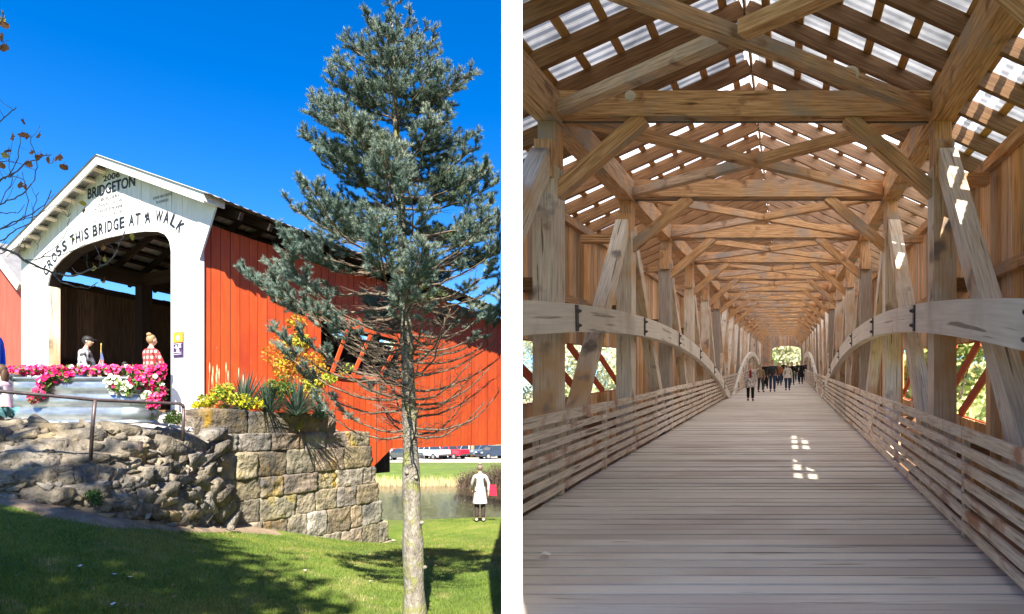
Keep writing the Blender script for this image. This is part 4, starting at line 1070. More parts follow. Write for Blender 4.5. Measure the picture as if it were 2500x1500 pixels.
# ------------------------------------------------------------------ young tree with dry leaves at the left edge (its trunk stands just outside the picture)
rbm = mat('dark_grey_twig_bark', [(0.3, (.07, .06, .055)), (0.7, (.17, .15, .14))], scale=30, rough=.85)
dry = mat('dry_brown_leaf', [(0.3, (.14, .06, .03)), (0.7, (.42, .18, .06))], scale=14, rough=.7, island=.3, trans=.25)
yel = mat('yellowing_leaf', [(0.3, (.30, .20, .04)), (0.7, (.48, .40, .08))], scale=14, rough=.7, island=.2, trans=.3)
YT = 3.6
yt = empty('young_tree', (-3.75, YT, gz(-3.75, YT)), label='young tree reaching in at the left edge with thin twigs and few dry leaves', cat='tree')
m = MB(); base = Vector((-3.75, YT, gz(-3.75, YT) - .1)); m.tube([base, base + Vector((.05, 0, 1.5)), base + Vector((-.02, .05, 3.2)), base + Vector((.1, .05, 4.6))], [.06, .045, .03, .012], 9); m.build('trunk', rbm, yt, smooth=True)
def twist(pl, r0, r1, wob=6, Yv=.1):
    """twig through photograph positions at about YT"""
    pts = [P(x, y, YT + Yv * math.sin(i * 1.7 + x * .01)) for i, (x, y) in enumerate(pl)]
    out = []
    for a, b2 in zip(pts[:-1], pts[1:]):
        n = max(2, int((b2 - a).length / .045))
        for i in range(n): out.append(a.lerp(b2, i / n) + Vector((rs.uniform(-1, 1), rs.uniform(-1, 1), rs.uniform(-1, 1))) * .006 * (i > 0))
    out.append(pts[-1]); n = len(out)
    return out, [r0 + (r1 - r0) * i / (n - 1) for i in range(n)]
m = MB(); tips = []
main = [
 ([(-280, 560), (-80, 590), (20, 612), (80, 645), (130, 668), (180, 674), (215, 660), (240, 655), (275, 630), (290, 600), (305, 565)], .016, .004),
 ([(130, 668), (150, 690), (185, 702), (215, 705), (238, 690)], .008, .003), ([(60, 635), (100, 630), (160, 620), (200, 600), (215, 590)], .006, .002),
 ([(240, 655), (245, 630), (232, 600)], .004, .002), ([(280, 625), (275, 605), (262, 595)], .003, .0015), ([(215, 655), (213, 640)], .003, .0015),
 ([(-280, 560), (-60, 480), (20, 430), (60, 400), (100, 385), (125, 378)], .012, .003), ([(20, 430), (40, 395), (50, 350), (48, 330)], .005, .002),
 ([(-60, 480), (0, 500), (60, 470), (85, 440), (90, 400), (80, 360), (75, 330)], .008, .002), ([(-60, 560), (0, 560), (60, 530), (110, 500), (125, 465)], .009, .003),
 ([(0, 500), (30, 440), (22, 410), (20, 370)], .004, .002), ([(60, 530), (70, 490), (62, 450), (55, 420)], .004, .002), ([(-60, 600), (10, 585), (40, 560), (75, 545), (85, 500), (95, 470)], .007, .002),
 ([(0, 560), (40, 545), (100, 520), (140, 500), (165, 530), (172, 520)], .005, .002), ([(75, 545), (100, 580), (90, 610)], .003, .0015), ([(100, 630), (140, 600), (165, 560), (170, 535)], .004, .002),
 ([(-60, 520), (0, 520), (45, 520), (60, 500)], .006, .002), ([(-80, 340), (-20, 320), (30, 270), (40, 262)], .007, .003), ([(-60, 450), (-10, 440), (30, 430), (60, 440)], .006, .003), ([(230, 500), (233, 540), (236, 575), (222, 590)], .002, .002),
 ([(-100, 100), (-20, 90), (0, 60), (8, 30)], .008, .003), ([(-100, 120), (0, 90), (12, 110)], .006, .003), ([(-60, 620), (0, 620), (50, 600), (60, 575)], .006, .002), ([(-40, 400), (10, 395), (50, 400), (85, 415)], .005, .002)]
for pl_, r0, r1 in main:
    pts, rr_ = twist(pl_, r0 * .62, r1 * .8); m.tube(pts, rr_, 5); tips.append(pts[-1])
    for i in range(2, len(pts) - 1, 3):      # buds and spurs
        d = Vector((rs.uniform(-1, 1), rs.uniform(-.5, .5), rs.uniform(-.2, 1))).normalized(); l = rs.choice([.012, .02, .06, .12]) * rs.uniform(.6, 1)
        m.tube([pts[i], pts[i] + d * l * .5, pts[i] + (d + Vector((0, 0, .3))) * l], [r1 * .7, r1 * .55, .0012], 4)
m.build('branches', rbm, yt, smooth=True)
for nm, lst, mt in (('dry_leaves', [(30, 335, 9), (55, 330, 10), (66, 335, 8), (58, 298, 8), (95, 332, 8), (18, 370, 8), (5, 405, 9), (70, 400, 9), (78, 372, 6), (92, 384, 7), (128, 398, 8), (154, 407, 9), (118, 390, 8), (136, 388, 8), (146, 384, 8), (100, 380, 7), (50, 452, 10), (62, 455, 8), (5, 35, 9), (8, 60, 11), (4, 90, 10), (14, 118, 12), (2, 118, 10), (205, 514, 6), (356, 526, 6), (251, 606, 6), (253, 688, 5), (60, 608, 6)], dry),
                    ('yellow_leaves', [(203, 497, 7), (178, 585, 7), (323, 577, 8), (255, 634, 7), (230, 655, 7), (8, 50, 8), (60, 610, 6), (10, 378, 8)], yel)):
    m = MB()
    for (x, y, r) in lst:
        c = P(x, y, YT + rs.uniform(-.08, .08)); r = r / F * YT * 1.05; a = Vector((rs.uniform(-1, 1), rs.uniform(-.5, .5), rs.uniform(-1, .4))).normalized(); b2 = a.cross(Vector((rs.uniform(-.4, .4), 1, rs.uniform(-.4, .4)))).normalized()
        K = 12; i0 = len(m.v); m.v.append(c)
        for k in range(K):
            th = 2 * PI * k / K; rr_ = r * (1 + .18 * math.cos(th) + rs.uniform(-.12, .12)); m.v.append(c + a * math.cos(th) * rr_ + b2 * math.sin(th) * rr_ * .8 + Vector((0, rs.uniform(-.3, .3) * r, 0)))
        for k in range(K): m.f.append((i0, i0 + 1 + k, i0 + 1 + (k + 1) % K)); m.mi.append(0); m.uv += [(0, 0)] * 3
        m.tube([c, c + Vector((rs.uniform(-.01, .01), 0, .03))], .0015, 3)
    m.build(nm, mt, yt)

# ------------------------------------------------------------------ leafy things
def leaves(name, n, sampler, size, m, parent=None, aspect=.55, flatz=0.0):
    v = np.empty((n, 4, 3)); pts = np.array([sampler() for _ in range(n)])
    a = RNG.normal(size=(n, 3)); a[:, 2] *= (1 - flatz); a /= np.linalg.norm(a, axis=1, keepdims=True)
    b_ = np.cross(a, RNG.normal(size=(n, 3))); b_ /= np.linalg.norm(b_, axis=1, keepdims=True)
    s_ = (size * RNG.uniform(.6, 1.25, n))[:, None]
    v[:, 0] = pts - a * s_; v[:, 1] = pts + b_ * s_ * aspect; v[:, 2] = pts + a * s_; v[:, 3] = pts - b_ * s_ * aspect
    return nmesh(name, v.reshape(-1, 3), np.arange(n * 4).reshape(-1, 4), m, parent)
def blob_sampler(blobs, shell=.55):
    tot = [b[1] * b[2] * b[3] for b in blobs]
    def f():
        c, rx, ry, rz = random.choices(blobs, tot)[0]; d = Vector((random.gauss(0, 1), random.gauss(0, 1), random.gauss(0, 1))).normalized() * (random.uniform(shell, 1) if random.random() < .75 else random.random())
        return (c.x + d.x * rx, c.y + d.y * ry, c.z + d.z * rz)
    return f
def lm(nm, c1, c2, c3=None, **k): return mat(nm, [(0.3, c1), (0.7, c2)] if c3 is None else [(0.3, c1), (0.5, c2), (0.68, c3)], scale=k.pop('scale', 3), rough=.6, island=k.pop('island', .35), hue=k.pop('hue', .02), trans=.3, detail=4)
# orange and yellow shrub in the bed
sb = empty('autumn_shrub', tuple(P(745, 1000, 13.6)), label='shrub with orange and yellow autumn leaves against the red siding', cat='shrub')
bl_ = [(P(x, y, 13.4), rx, .35, rz) for x, y, rx, rz in ((665, 870, .22, .25), (680, 840, .2, .2), (720, 860, .35, .4), (760, 900, .38, .38), (780, 920, .25, .3), (735, 835, .22, .2), (765, 940, .2, .2), (700, 900, .3, .3), (765, 960, .25, .2), (800, 925, .2, .12), (835, 910, .12, .06), (725, 790, .2, .2))]
bo = [(b[0] + Vector((0, .1, 0)), *b[1:]) for b in bl_]
leaves('orange_leaves', 1050, blob_sampler(bl_[:4] + bl_[7:8] + bl_[11:]), .042, lm('orange_leaf', (.30, .085, .02), (.48, .21, .03), (.52, .30, .04)), sb)
leaves('yellow_leaves', 1700, blob_sampler(bl_[2:]), .045, lm('yellow_leaf', (.40, .27, .02), (.56, .42, .035)), sb)
leaves('green_leaves', 650, blob_sampler([bl_[5], bl_[6], bl_[9], (P(850, 898, 13.4), .15, .1, .12)]), .045, lm('lime_leaf', (.25, .32, .03), (.42, .50, .06)), sb)
m = MB()
for b_ in bl_:
    p0 = P(745 + random.uniform(-20, 20), 1000, 13.6); m.tube([p0, p0.lerp(b_[0], .5) + Vector((random.uniform(-.1, .1), 0, .05)), b_[0]], [.012, .008, .003], 4)
m.build('stems', twig_m, sb)
# yuccas
yuc = lm('yucca_blade', (.05, .085, .06), (.12, .17, .125), hue=.01)
def yucca(x, y, Y, n, Lb, label):
    c = P(x, y, Y); c.z -= .02; t = empty('yucca', tuple(c), label=label, cat='plant', group='yuccas in the stone bed'); m = MB()
    for q in range(n):
        a = random.uniform(0, 2 * PI); el = random.uniform(.25, 1.45); l = Lb * random.uniform(.7, 1.1); d = Vector((math.cos(a) * math.cos(el), math.sin(a) * math.cos(el), math.sin(el))); s_ = d.cross(Vector((0, 0, 1))).normalized() * .016
        drop = Vector((0, 0, -.18 * l * math.cos(el))); p0 = c + d * .03; p1 = c + d * l * .55 + drop * .2; p2 = c + d * l + drop
        i0 = len(m.v); m.v += [p0 - s_, p0 + s_, p1 + s_ * .8, p1 - s_ * .8, p2]; m.f += [(i0, i0 + 1, i0 + 2, i0 + 3), (i0 + 3, i0 + 2, i0 + 4)]; m.mi += [0, 0]; m.uv += [(0, 0)] * 7
    m.build('blades', yuc, t)
yucca(595, 1004, 12.2, 190, .95, 'spiky blue green yucca nearest the white pillar')
yucca(655, 1010, 12.4, 180, .85, 'middle blue green yucca in the stone bed')
yucca(725, 1016, 12.6, 230, .92, 'wide yucca with low arching blades below the orange shrub')
yucca(785, 1022, 13.2, 120, .72, 'small yucca at the end of the stone bed')
# yellow green perennials, dark bush, seed stalks, wall sprig
def bush(name, label, cat, blobs, n, size, mt, stems=True, foot=None, **k):
    c = foot or blobs[0][0]; t = empty(name, tuple(c), label=label, cat=cat); leaves('leaves', n, blob_sampler(blobs), size, mt, t, **k)
    if stems:
        m = MB()
        for b_ in blobs: m.tube([c, b_[0]], [.012, .004], 4)
        m.build('stems', twig_m, t)
    return t
bush('perennial', 'low perennial with bright yellow and green leaves at the stone edge', 'plant', [(P(x, y, 12.0), .22, .2, .13) for x, y in ((500, 980), (530, 965), (560, 970), (590, 975), (620, 985), (545, 950), (600, 985))], 900, .045, lm('yellow_green_leaf', (.14, .22, .02), (.40, .42, .03), (.68, .60, .03)), foot=P(560, 1000, 12.1))
bush('perennial', 'bright yellow leafed plant beside the white portal pillar', 'plant', [(P(482, 990, 12.3), .13, .1, .06), (P(512, 985, 12.2), .14, .1, .08), (P(545, 992, 12.2), .1, .1, .05), (P(565, 945, 12.2), .05, .05, .1)], 170, .06, lm('bright_yellow_leaf', (.50, .42, .02), (.66, .60, .03)), foot=P(510, 1000, 12.3))
bush('green_bush', 'rounded green leafy bush between the yuccas', 'shrub', [(P(x, y, 12.5), .2, .2, .17) for x, y in ((665, 945), (690, 935), (705, 950), (680, 965), (655, 960))], 900, .035, lm('mid_green_leaf', (.05, .11, .015), (.14, .23, .035)), foot=P(680, 1005, 12.5))
bush('evergreen_bush', 'small dark green evergreen bush at the foot of the white pillar', 'shrub', [(P(425, 1022, 10.6), .17, .15, .13), (P(412, 1030, 10.6), .1, .1, .1)], 900, .022, lm('dark_evergreen_leaf', (.02, .05, .01), (.07, .12, .02)), foot=P(423, 1042, 10.6))
bush('weed', 'dark green weed growing at the foot of the rubble wall', 'plant', [(P(228, 1210, 7.6), .12, .1, .08), (P(240, 1225, 7.55), .08, .08, .06)], 600, .016, lm('weed_leaf', (.02, .06, .01), (.08, .15, .03)), foot=P(230, 1232, 7.6))
bush('weed', 'yellowish sprig growing out of the top of the block wall', 'plant', [(P(732, 1040, 12.75), .08, .05, .13)], 130, .02, lm('sprig_leaf', (.22, .20, .03), (.42, .36, .06)), foot=P(732, 1058, 12.8))
sg = empty('tall_grass', tuple(P(560, 1000, 12.8)), label='thin tan grass stalks with pale seed heads beside the yucca', cat='plant'); m = MB(); mh = MB()
for (x, y) in ((512, 885), (520, 895), (530, 890), (535, 900), (552, 885), (557, 905), (583, 898), (518, 915), (594, 915), (528, 910)):
    f0 = P(x + random.uniform(-8, 12), 1000, 12.8); t1 = P(x, y + 25, 12.8); t2 = P(x, y, 12.8); m.tube([f0, f0.lerp(t1, .5), t1], .004, 4); mh.tube([t1, t1.lerp(t2, .5), t2], [.006, .014, .004], 5)
m.build('stalks', flat('tan_stalk', (.42, .30, .14), .8), sg); mh.build('seed_heads', flat('pale_seed_head', (.62, .48, .28), .9), sg)

# ------------------------------------------------------------------ trees
def tree(name, label, group, x, y, h, cr, mt, bark=None, n=2600, lsize=.20, trunk_r=.16, seed=0, low=.3, cat='tree', base_z=None, parts=7):
    r_ = random.Random(seed); z0 = gz(x, y) if base_z is None else base_z; c = Vector((x, y, z0)); t = empty(name, tuple(c), label=label, cat=cat, group=group)
    m = MB(); top = c + Vector((r_.uniform(-.4, .4), 0, h * .8)); m.tube([c - Vector((0, 0, .2)), c.lerp(top, .4), c.lerp(top, .7), top], [trunk_r, trunk_r * .75, trunk_r * .45, trunk_r * .15], 8)
    blobs = []
    for q in range(parts * 2):
        a = r_.uniform(0, 2 * PI); f = r_.uniform(low, 1.0); rad = cr * (1 - .5 * abs(f - .55)) * r_.uniform(.3, .78); p = c + Vector((math.cos(a) * rad, math.sin(a) * rad, h * f)); s_ = cr * r_.uniform(.24, .42)
        if f > .88: p.x = c.x + (p.x - c.x) * .5; p.y = c.y + (p.y - c.y) * .5
        blobs.append((p, s_, s_, s_ * r_.uniform(.6, .9))); st_ = c.lerp(top, max(.25, f * .75)); m.tube([st_, st_.lerp(p, .5) + Vector((0, 0, .15)), p], [trunk_r * .3, trunk_r * .18, .02], 5)
    m.build('trunk', bark or twig_m, t, smooth=True); leaves('crown', n, blob_sampler(blobs, .35), lsize, mt, t)
    return t
lg = lm('glare_green_tree_leaf', (.34, .42, .12), (.62, .68, .30), scale=.5); ly = lm('yellow_tree_leaf', (.50, .45, .14), (.74, .68, .30), scale=.5); lo_ = lm('rusty_tree_leaf', (.26, .12, .04), (.44, .26, .08), scale=.5); lp_ = lm('pale_green_tree_leaf', (.30, .36, .15), (.52, .56, .28), scale=.5)  # green lifted pale so the bridge openings read as overexposed daylight
G = 'trees beyond the timber bridge'
k = 0
def far_tree(lbl, x, y, h, cr, mt, **kw):
    global k; k += 1; tree('broadleaf_tree', lbl, G, x, y, h, cr, mt, seed=k * 7, **kw)
far_tree('bright green tree seen through the right bridge window', 20, 27, 9.5, 3.6, lg, n=3200, lsize=.22)
far_tree('yellow green tree behind the right bridge window', 31, 38, 10, 4.5, ly, n=3200, lsize=.25)
far_tree('green tree farther right beyond the right window', 40, 45, 11, 5, lg, n=3000, lsize=.3)
far_tree('pale tree standing beyond the far portal, left of centre', 48, 112, 17, 6.5, lp_, n=3400, lsize=.42, low=.1)
far_tree('pale yellow tree standing beyond the far portal, right of centre', 60, 122, 15, 6.5, ly, n=3400, lsize=.42, low=.1)
far_tree('pale green tree glimpsed through the left bridge window', 9, 88, 12, 5, lp_, n=3000, lsize=.4)
far_tree('yellow tree glimpsed through the left bridge window', 19, 96, 13, 5.5, ly, n=3000, lsize=.4)
far_tree('rusty tree behind the parking lot', 29, 118, 14, 6, lo_, n=3000, lsize=.4)
far_tree('green tree behind the ochre building', -14, 128, 9, 5, lg, n=3000, lsize=.4)
wb2 = [(Vector((random.choice([random.uniform(-2, 36), random.uniform(-45, -2), random.uniform(56, 84), random.uniform(-80, 160)]), random.uniform(138, 160), random.uniform(-4, 22))), random.uniform(4, 8), 3, random.uniform(3, 6)) for q in range(330)]
tag(leaves('far_woods', 105000, blob_sampler(wb2, .3), .55, mat('glare_woods_leaf', [(0.3, (.42, .38, .22)), (0.5, (.60, .60, .38)), (0.7, (.78, .78, .60))], scale=.06, detail=5, rough=.7, island=.3, hue=.02, trans=.35)), 'pale autumn woods far beyond the river', 'woods', kind='stuff')  # leaf colour kept pale to imitate blown-out daylight beyond the openings
# trees behind the viewer, which shade the foot of the lawn
shade_leaf = lm('autumn_shade_leaf', (.10, .14, .03), (.25, .26, .06), scale=1)
tree('shade_tree', 'tree behind the viewer on the left that shades the lawn', 'trees behind the viewer', -5.2, -7.0, 14.6, 4.6, shade_leaf, n=3500, lsize=.19, seed=301, low=.45, parts=9)
tree('shade_tree', 'second tree behind the viewer that shades the lawn', 'trees behind the viewer', -3.4, -4.6, 12.6, 2.8, shade_leaf, n=2600, lsize=.18, seed=302, low=.5, parts=6)
# bare brown shrub on the far bank
bs = empty('bare_shrub', (-1.6, 43.2, -4.5), label='big brown leafless shrub leaning over the far river bank', cat='shrub'); m = MB()
for q in range(900):
    a = random.uniform(0, 2 * PI); b0 = Vector((random.uniform(-3.9, 1.8), 43.2 + random.uniform(-.8, 1.2), -4.6)); l = random.uniform(1.0, 2.2) * (1 - .12 * abs(b0.x + .6)); d = Vector((random.uniform(-.5, .5), random.uniform(-.7, .3), 1)).normalized()
    m.tube([b0, b0 + d * l * .5 + Vector((random.uniform(-.1, .1), 0, 0)), b0 + d * l + Vector((random.uniform(-.2, .2), -.1, -.1))], [.02, .014, .006], 3, cap=False)
m.build('stems', mat('dark_brown_stem', [(0.3, (.075, .05, .035)), (0.7, (.20, .14, .10))], scale=2, rough=.9), bs)
leaves('dry_leaves', 3500, blob_sampler([(Vector((-2.6, 43, -3.9)), 1.6, .8, .7), (Vector((-.4, 43, -3.7)), 1.9, .8, .9), (Vector((1.0, 43.2, -3.8)), 1.2, .8, .8)], .2), .06, lm('brown_dead_leaf', (.06, .05, .03), (.17, .13, .08)), bs)
# dry reeds on the far bank, left of the spruce trunk
rd = MB()
for q in range(2600):
    x = random.uniform(-16, -2) if random.random() < .7 else random.uniform(-3, 4); y = 44.4 - .05 * x * 0 + random.uniform(-.4, 1.6); l = random.uniform(.2, .7); z_ = max(WATER - .05, gz(x, y)) if q % 4 == 0 else -4.6 + max(0, (y - 44.4)) * .12
    d = Vector((random.uniform(-.3, .3), random.uniform(-.3, .1), 1)) * l; s_ = Vector((.02, 0, 0)); p = Vector((x, y, z_)); i0 = len(rd.v); rd.v += [p - s_, p + s_, p + d]; rd.f.append((i0, i0 + 1, i0 + 2)); rd.mi.append(0); rd.uv += [(0, 0)] * 3
tag(rd.build('reeds', flat('dry_reed', (.48, .38, .20), .9, scale=1, island=.3)), 'dry tan reeds along the far river edge', 'reeds', kind='stuff')
# ------------------------------------------------------------------ people
skin_m = flat('skin', (.62, .36, .25), .5, scale=8); eye_m = flat('dark_eye', (.03, .02, .02), .3); lip_m = flat('lip', (.45, .15, .13), .5)
def cloth(name, c, **k): return flat(name, c, .85, scale=14, bump=.2, **k)
def check_mat(name, c1, c2, sc, c3=None):
    if name in MATS: return MATS[name]
    m = bpy.data.materials.new(name); m.use_nodes = True; MATS[name] = m; N = m.node_tree.nodes; L = m.node_tree.links
    tc = N.new('ShaderNodeTexCoord'); mp = N.new('ShaderNodeMapping'); mp.inputs['Scale'].default_value = (sc, sc, sc); mp.inputs['Location'].default_value = (.013, .027, .011)
    sx = N.new('ShaderNodeSeparateXYZ'); L.new(tc.outputs['Object'], mp.inputs[0]); L.new(mp.outputs[0], sx.inputs[0])
    def band(o):
        a = N.new('ShaderNodeMath'); a.operation = 'FRACT'; L.new(o, a.inputs[0]); g_ = N.new('ShaderNodeMath'); g_.operation = 'GREATER_THAN'; g_.inputs[1].default_value = .5; L.new(a.outputs[0], g_.inputs[0]); return g_.outputs[0]
    ad = N.new('ShaderNodeMath'); ad.operation = 'ADD'; L.new(sx.outputs[0], ad.inputs[0]); L.new(sx.outputs[1], ad.inputs[1])
    b1, b2_ = band(ad.outputs[0]), band(sx.outputs[2]); s_ = N.new('ShaderNodeMath'); s_.operation = 'ADD'; L.new(b1, s_.inputs[0]); L.new(b2_, s_.inputs[1])
    d = N.new('ShaderNodeMath'); d.operation = 'DIVIDE'; d.inputs[1].default_value = 2; L.new(s_.outputs[0], d.inputs[0])
    cr = N.new('ShaderNodeValToRGB'); cr.color_ramp.interpolation = 'CONSTANT'; cr.color_ramp.elements[0].color = (*c1, 1); cr.color_ramp.elements[1].position = .75; cr.color_ramp.elements[1].color = (*c2, 1)
    e = cr.color_ramp.elements.new(.4); cc = c3 or tuple((x + y) / 2 for x, y in zip(c1, c2)); e.color = (*cc, 1)
    L.new(d.outputs[0], cr.inputs[0]); L.new(cr.outputs[0], N['Principled BSDF'].inputs['Base Color']); N['Principled BSDF'].inputs['Roughness'].default_value = .85
    return m
def skin_obj(name, verts, edges, rads, m, parent, root=0, sub=1):
    me = bpy.data.meshes.new(name); me.from_pydata([tuple(v) for v in verts], edges, []); o = bpy.data.objects.new(name, me); COL.objects.link(o)
    sk = o.modifiers.new('skin', 'SKIN'); sk.use_smooth_shade = True
    for v, r in zip(me.skin_vertices[0].data, rads): v.radius = r if isinstance(r, tuple) else (r, r)
    me.skin_vertices[0].data[root].use_root = True
    ss = o.modifiers.new('sub', 'SUBSURF'); ss.levels = sub; ss.render_levels = sub
    dg = bpy.context.evaluated_depsgraph_get(); dg.update(); nm = bpy.data.meshes.new_from_object(o.evaluated_get(dg)); o.modifiers.clear(); o.data = nm
    for p in nm.polygons: p.use_smooth = True
    nm.materials.clear(); nm.materials.append(m)
    if parent: o.parent = parent
    return o
def ellip(name, c, r, m, parent, rz=0.0, n=14, squash=None):
    bm_ = bmesh.new(); bmesh.ops.create_uvsphere(bm_, u_segments=n, v_segments=max(6, n // 2 + 2), radius=1)
    for v in bm_.verts:
        v.co = Vector((v.co.x * r[0], v.co.y * r[1], v.co.z * r[2]))
        if squash: v.co = squash(v.co)
        v.co = Vector(c) + v.co
    me = bpy.data.meshes.new(name); bm_.to_mesh(me); bm_.free()
    for p in me.polygons: p.use_smooth = True
    me.materials.append(m); o = bpy.data.objects.new(name, me); COL.objects.link(o)
    if parent: o.parent = parent
    return o
def person(loc, rz, h, label, top, legs, hair, shoes=(.05, .04, .04), group=None, walk=.0, arms=((.035, -.02, .03), (.035, -.02, .03)), coat=None, lean=0.0, hairstyle='short', sit=False, detail=True, hat=None, build=1.0, topname='jacket', inner=None, head_turn=0.0):
    """figure facing local -Y; h: height; arms: (elbow out, elbow fwd, hand fwd) for -x, +x sides"""
    s = h / 1.72
    r = s
    hipz = .92 if not sit else .20
    dz = hipz - .92
    Q = lambda x, y, z: Vector((x * s, (y - lean * max(0, z + dz - hipz)) * s, (z + dz) * s))
    V = [Q(0, 0, .96), Q(0, .0, 1.12), Q(0, .0, 1.27), Q(0, .008, 1.385), Q(0, .004, 1.465), Q(0, -.004, 1.54)]
    E = [(0, 1), (1, 2), (2, 3), (3, 4), (4, 5)]
    R = [(.125 * build, .10 * build), (.11 * build, .085 * build), (.13 * build, .09 * build), (.085, .07), (.046, .046), (.044, .046)]
    R = [(a * s, b_ * s) for a, b_ in R]
    def add(p, rr, par): V.append(p); R.append((rr * s, rr * s) if not isinstance(rr, tuple) else (rr[0] * s, rr[1] * s)); E.append((par, len(V) - 1)); return len(V) - 1
    A = []
    for sg, (eo, ef, hf) in ((-1, arms[0]), (1, arms[1])):
        sh = add(Q(sg * .165 * build, .01, 1.355), .050, 3); el = add(Q(sg * (.19 + eo) * build, ef * -1, 1.13), .039, sh)
        hz_ = .88 + abs(hf) * .6
        wr = add(Q(sg * (.19 * build + eo * .9), -hf - ef, hz_), .026, el); pm = add(Q(sg * (.19 * build + eo * .85), -hf * 1.25 - ef, hz_ - .08 + abs(hf) * .12), (.020, .034), wr)
        A.append((sh, el, wr, pm))
        if detail:
            pv = V[pm]; dr = (V[pm] - V[wr]).normalized(); sd2 = Vector((0, 1, 0)) if abs(dr.y) < .7 else Vector((1, 0, 0))
            for fi in range(4):
                off = sd2 * ((fi - 1.5) * .021 * s); ln = (.070, .082, .076, .060)[fi] * s
                f1 = add(pv + off + dr * ln * .55, .009, pm); f2 = add(pv + off + dr * ln + Vector((-sg * .012 * s, 0, 0)), .007, f1)
            add(V[wr].lerp(pv, .6) - sd2 * .045 * s + dr * .02 * s, .009, pm)
    Lg = []
    for sg in (-1, 1):
        st_ = walk * sg
        if sit:
            hp = add(Q(sg * .09, .0, .90), .085, 0); kn = add(Q(sg * .11, -.40, .97), .060, hp); an = add(Q(sg * .10, -.44, .60), .040, kn); to = add(Q(sg * .11, -.60, .55), .035, an)
        else:
            hp = add(Q(sg * .09, .0, .86), .088, 0); kn = add(Q(sg * .095, -st_ * .5 - (.03 if walk else 0), .48), .058, hp); an = add(Q(sg * .095, -st_, .09 + (.03 if st_ < 0 else 0)), .038, kn); to = add(Q(sg * .11, -st_ - .15, .035), .034, an)
        Lg.append((hp, kn, an, to))
    body = skin_obj('person', V, E, R, skin_m, None)
    bmh = bmesh.new(); bmh.from_mesh(body.data); hc0 = Q(0, -.012, 1.605)
    hv = bmesh.ops.create_uvsphere(bmh, u_segments=18, v_segments=14, radius=1)['verts']
    for v in hv:
        x_, y_, z_ = v.co; jaw = 1 - .26 * max(0, -z_) ** 1.4
        v.co = hc0 + Vector((x_ * .073 * jaw, y_ * .090 * (1 - .10 * max(0, -z_)) - .010 * max(0, -z_), z_ * .112)) * s
    nset = set(hv)
    for f in bmh.faces:
        if f.verts[0] in nset: f.smooth = True
    bmh.to_mesh(body.data); bmh.free()
    body.location = loc; body.rotation_euler = (0, 0, rz); tag(body, label, 'person', group)
    # top garment: torso and sleeves
    f = 1.16
    tv = [V[0] + Vector((0, 0, -.15 * s)), V[1] + Vector((0, 0, -.03 * s)), V[2], V[3], V[3].lerp(V[4], .45)]; te = [(0, 1), (1, 2), (2, 3), (3, 4)]; tr = [(.158 * build * s, .132 * build * s), (.138 * build * s, .115 * build * s), (.150 * build * s, .110 * build * s), (.112 * s, .088 * s), (.060 * s, .058 * s)]
    for sh, el, wr, pm in A:
        b0 = len(tv); tv += [V[sh], V[el], V[wr]]; te += [(3, b0), (b0, b0 + 1), (b0 + 1, b0 + 2)]; tr += [(.068 * s, .066 * s), (.053 * s, .053 * s), (.042 * s, .042 * s)]
    skin_obj(topname, tv, te, tr, top, body)
    if inner: ellip('shirt_front', V[2] + Vector((0, -.085 * s, -.04 * s)), (.055 * s, .035 * s, .22 * s), inner, body, n=10)
    # trousers
    tv = [V[0] + Vector((0, 0, .02 * s))]; te = []; tr = [(.132 * build * s, .112 * build * s)]
    for hp, kn, an, to in Lg:
        b0 = len(tv); tv += [V[hp], V[kn], V[an] + Vector((0, 0, .02 * s))]; te += [(0, b0), (b0, b0 + 1), (b0 + 1, b0 + 2)]; tr += [(.098 * s, .10 * s), (.073 * s, .075 * s), (.062 * s, .062 * s)]
    skin_obj('trousers', tv, te, tr, legs, body)
    sm_ = flat('shoe_%d%d%d' % tuple(int(c * 99) for c in shoes), shoes, .6)
    for hp, kn, an, to in Lg:
        c = V[an].lerp(V[to], .55); ellip('shoe', (c.x, c.y, c.z - .0 * s), (.050 * s, .135 * s, .048 * s), sm_, body, n=10)
    if coat:   # skirt of a long coat
        m = MB(); n = 20; rows = []
        for q in range(6):
            g_ = q / 5; z_ = 1.05 - g_ * (1.05 - coat[1]); rx = .15 + .07 * g_; ry = .13 + .07 * g_
            rows.append([Q(math.cos(2 * PI * k / n) * rx * (1 + .04 * math.sin(k * 5) * g_), math.sin(2 * PI * k / n) * ry * (1 + .05 * math.cos(k * 4) * g_), z_) for k in range(n + 1)])
        m.grid(rows); o = m.build('coat_skirt', coat[0]); o.parent = body
        for p in o.data.polygons: p.use_smooth = True
    # head details
    hc = Q(0, -.012, 1.605)
    if hairstyle != 'none':
        def sq(co): 
            if co.y < -.02 * s and co.z < .035 * s: co.y *= .3; co.z = max(co.z, .0) + .035 * s * .6
            return co
        ellip('hair', hc + Vector((0, .016 * s, .030 * s)), (.086 * s, .100 * s, .104 * s), hair, body, squash=sq)
        if hairstyle == 'long': ellip('hair', Q(0, .06, 1.52), (.085 * s, .05 * s, .15 * s), hair, body)
        if hairstyle == 'bun': ellip('hair', Q(0, .06, 1.73), (.055 * s, .05 * s, .045 * s), hair, body)
        if hairstyle == 'pony': ellip('hair', Q(0, .12, 1.55), (.03 * s, .035 * s, .12 * s), hair, body)
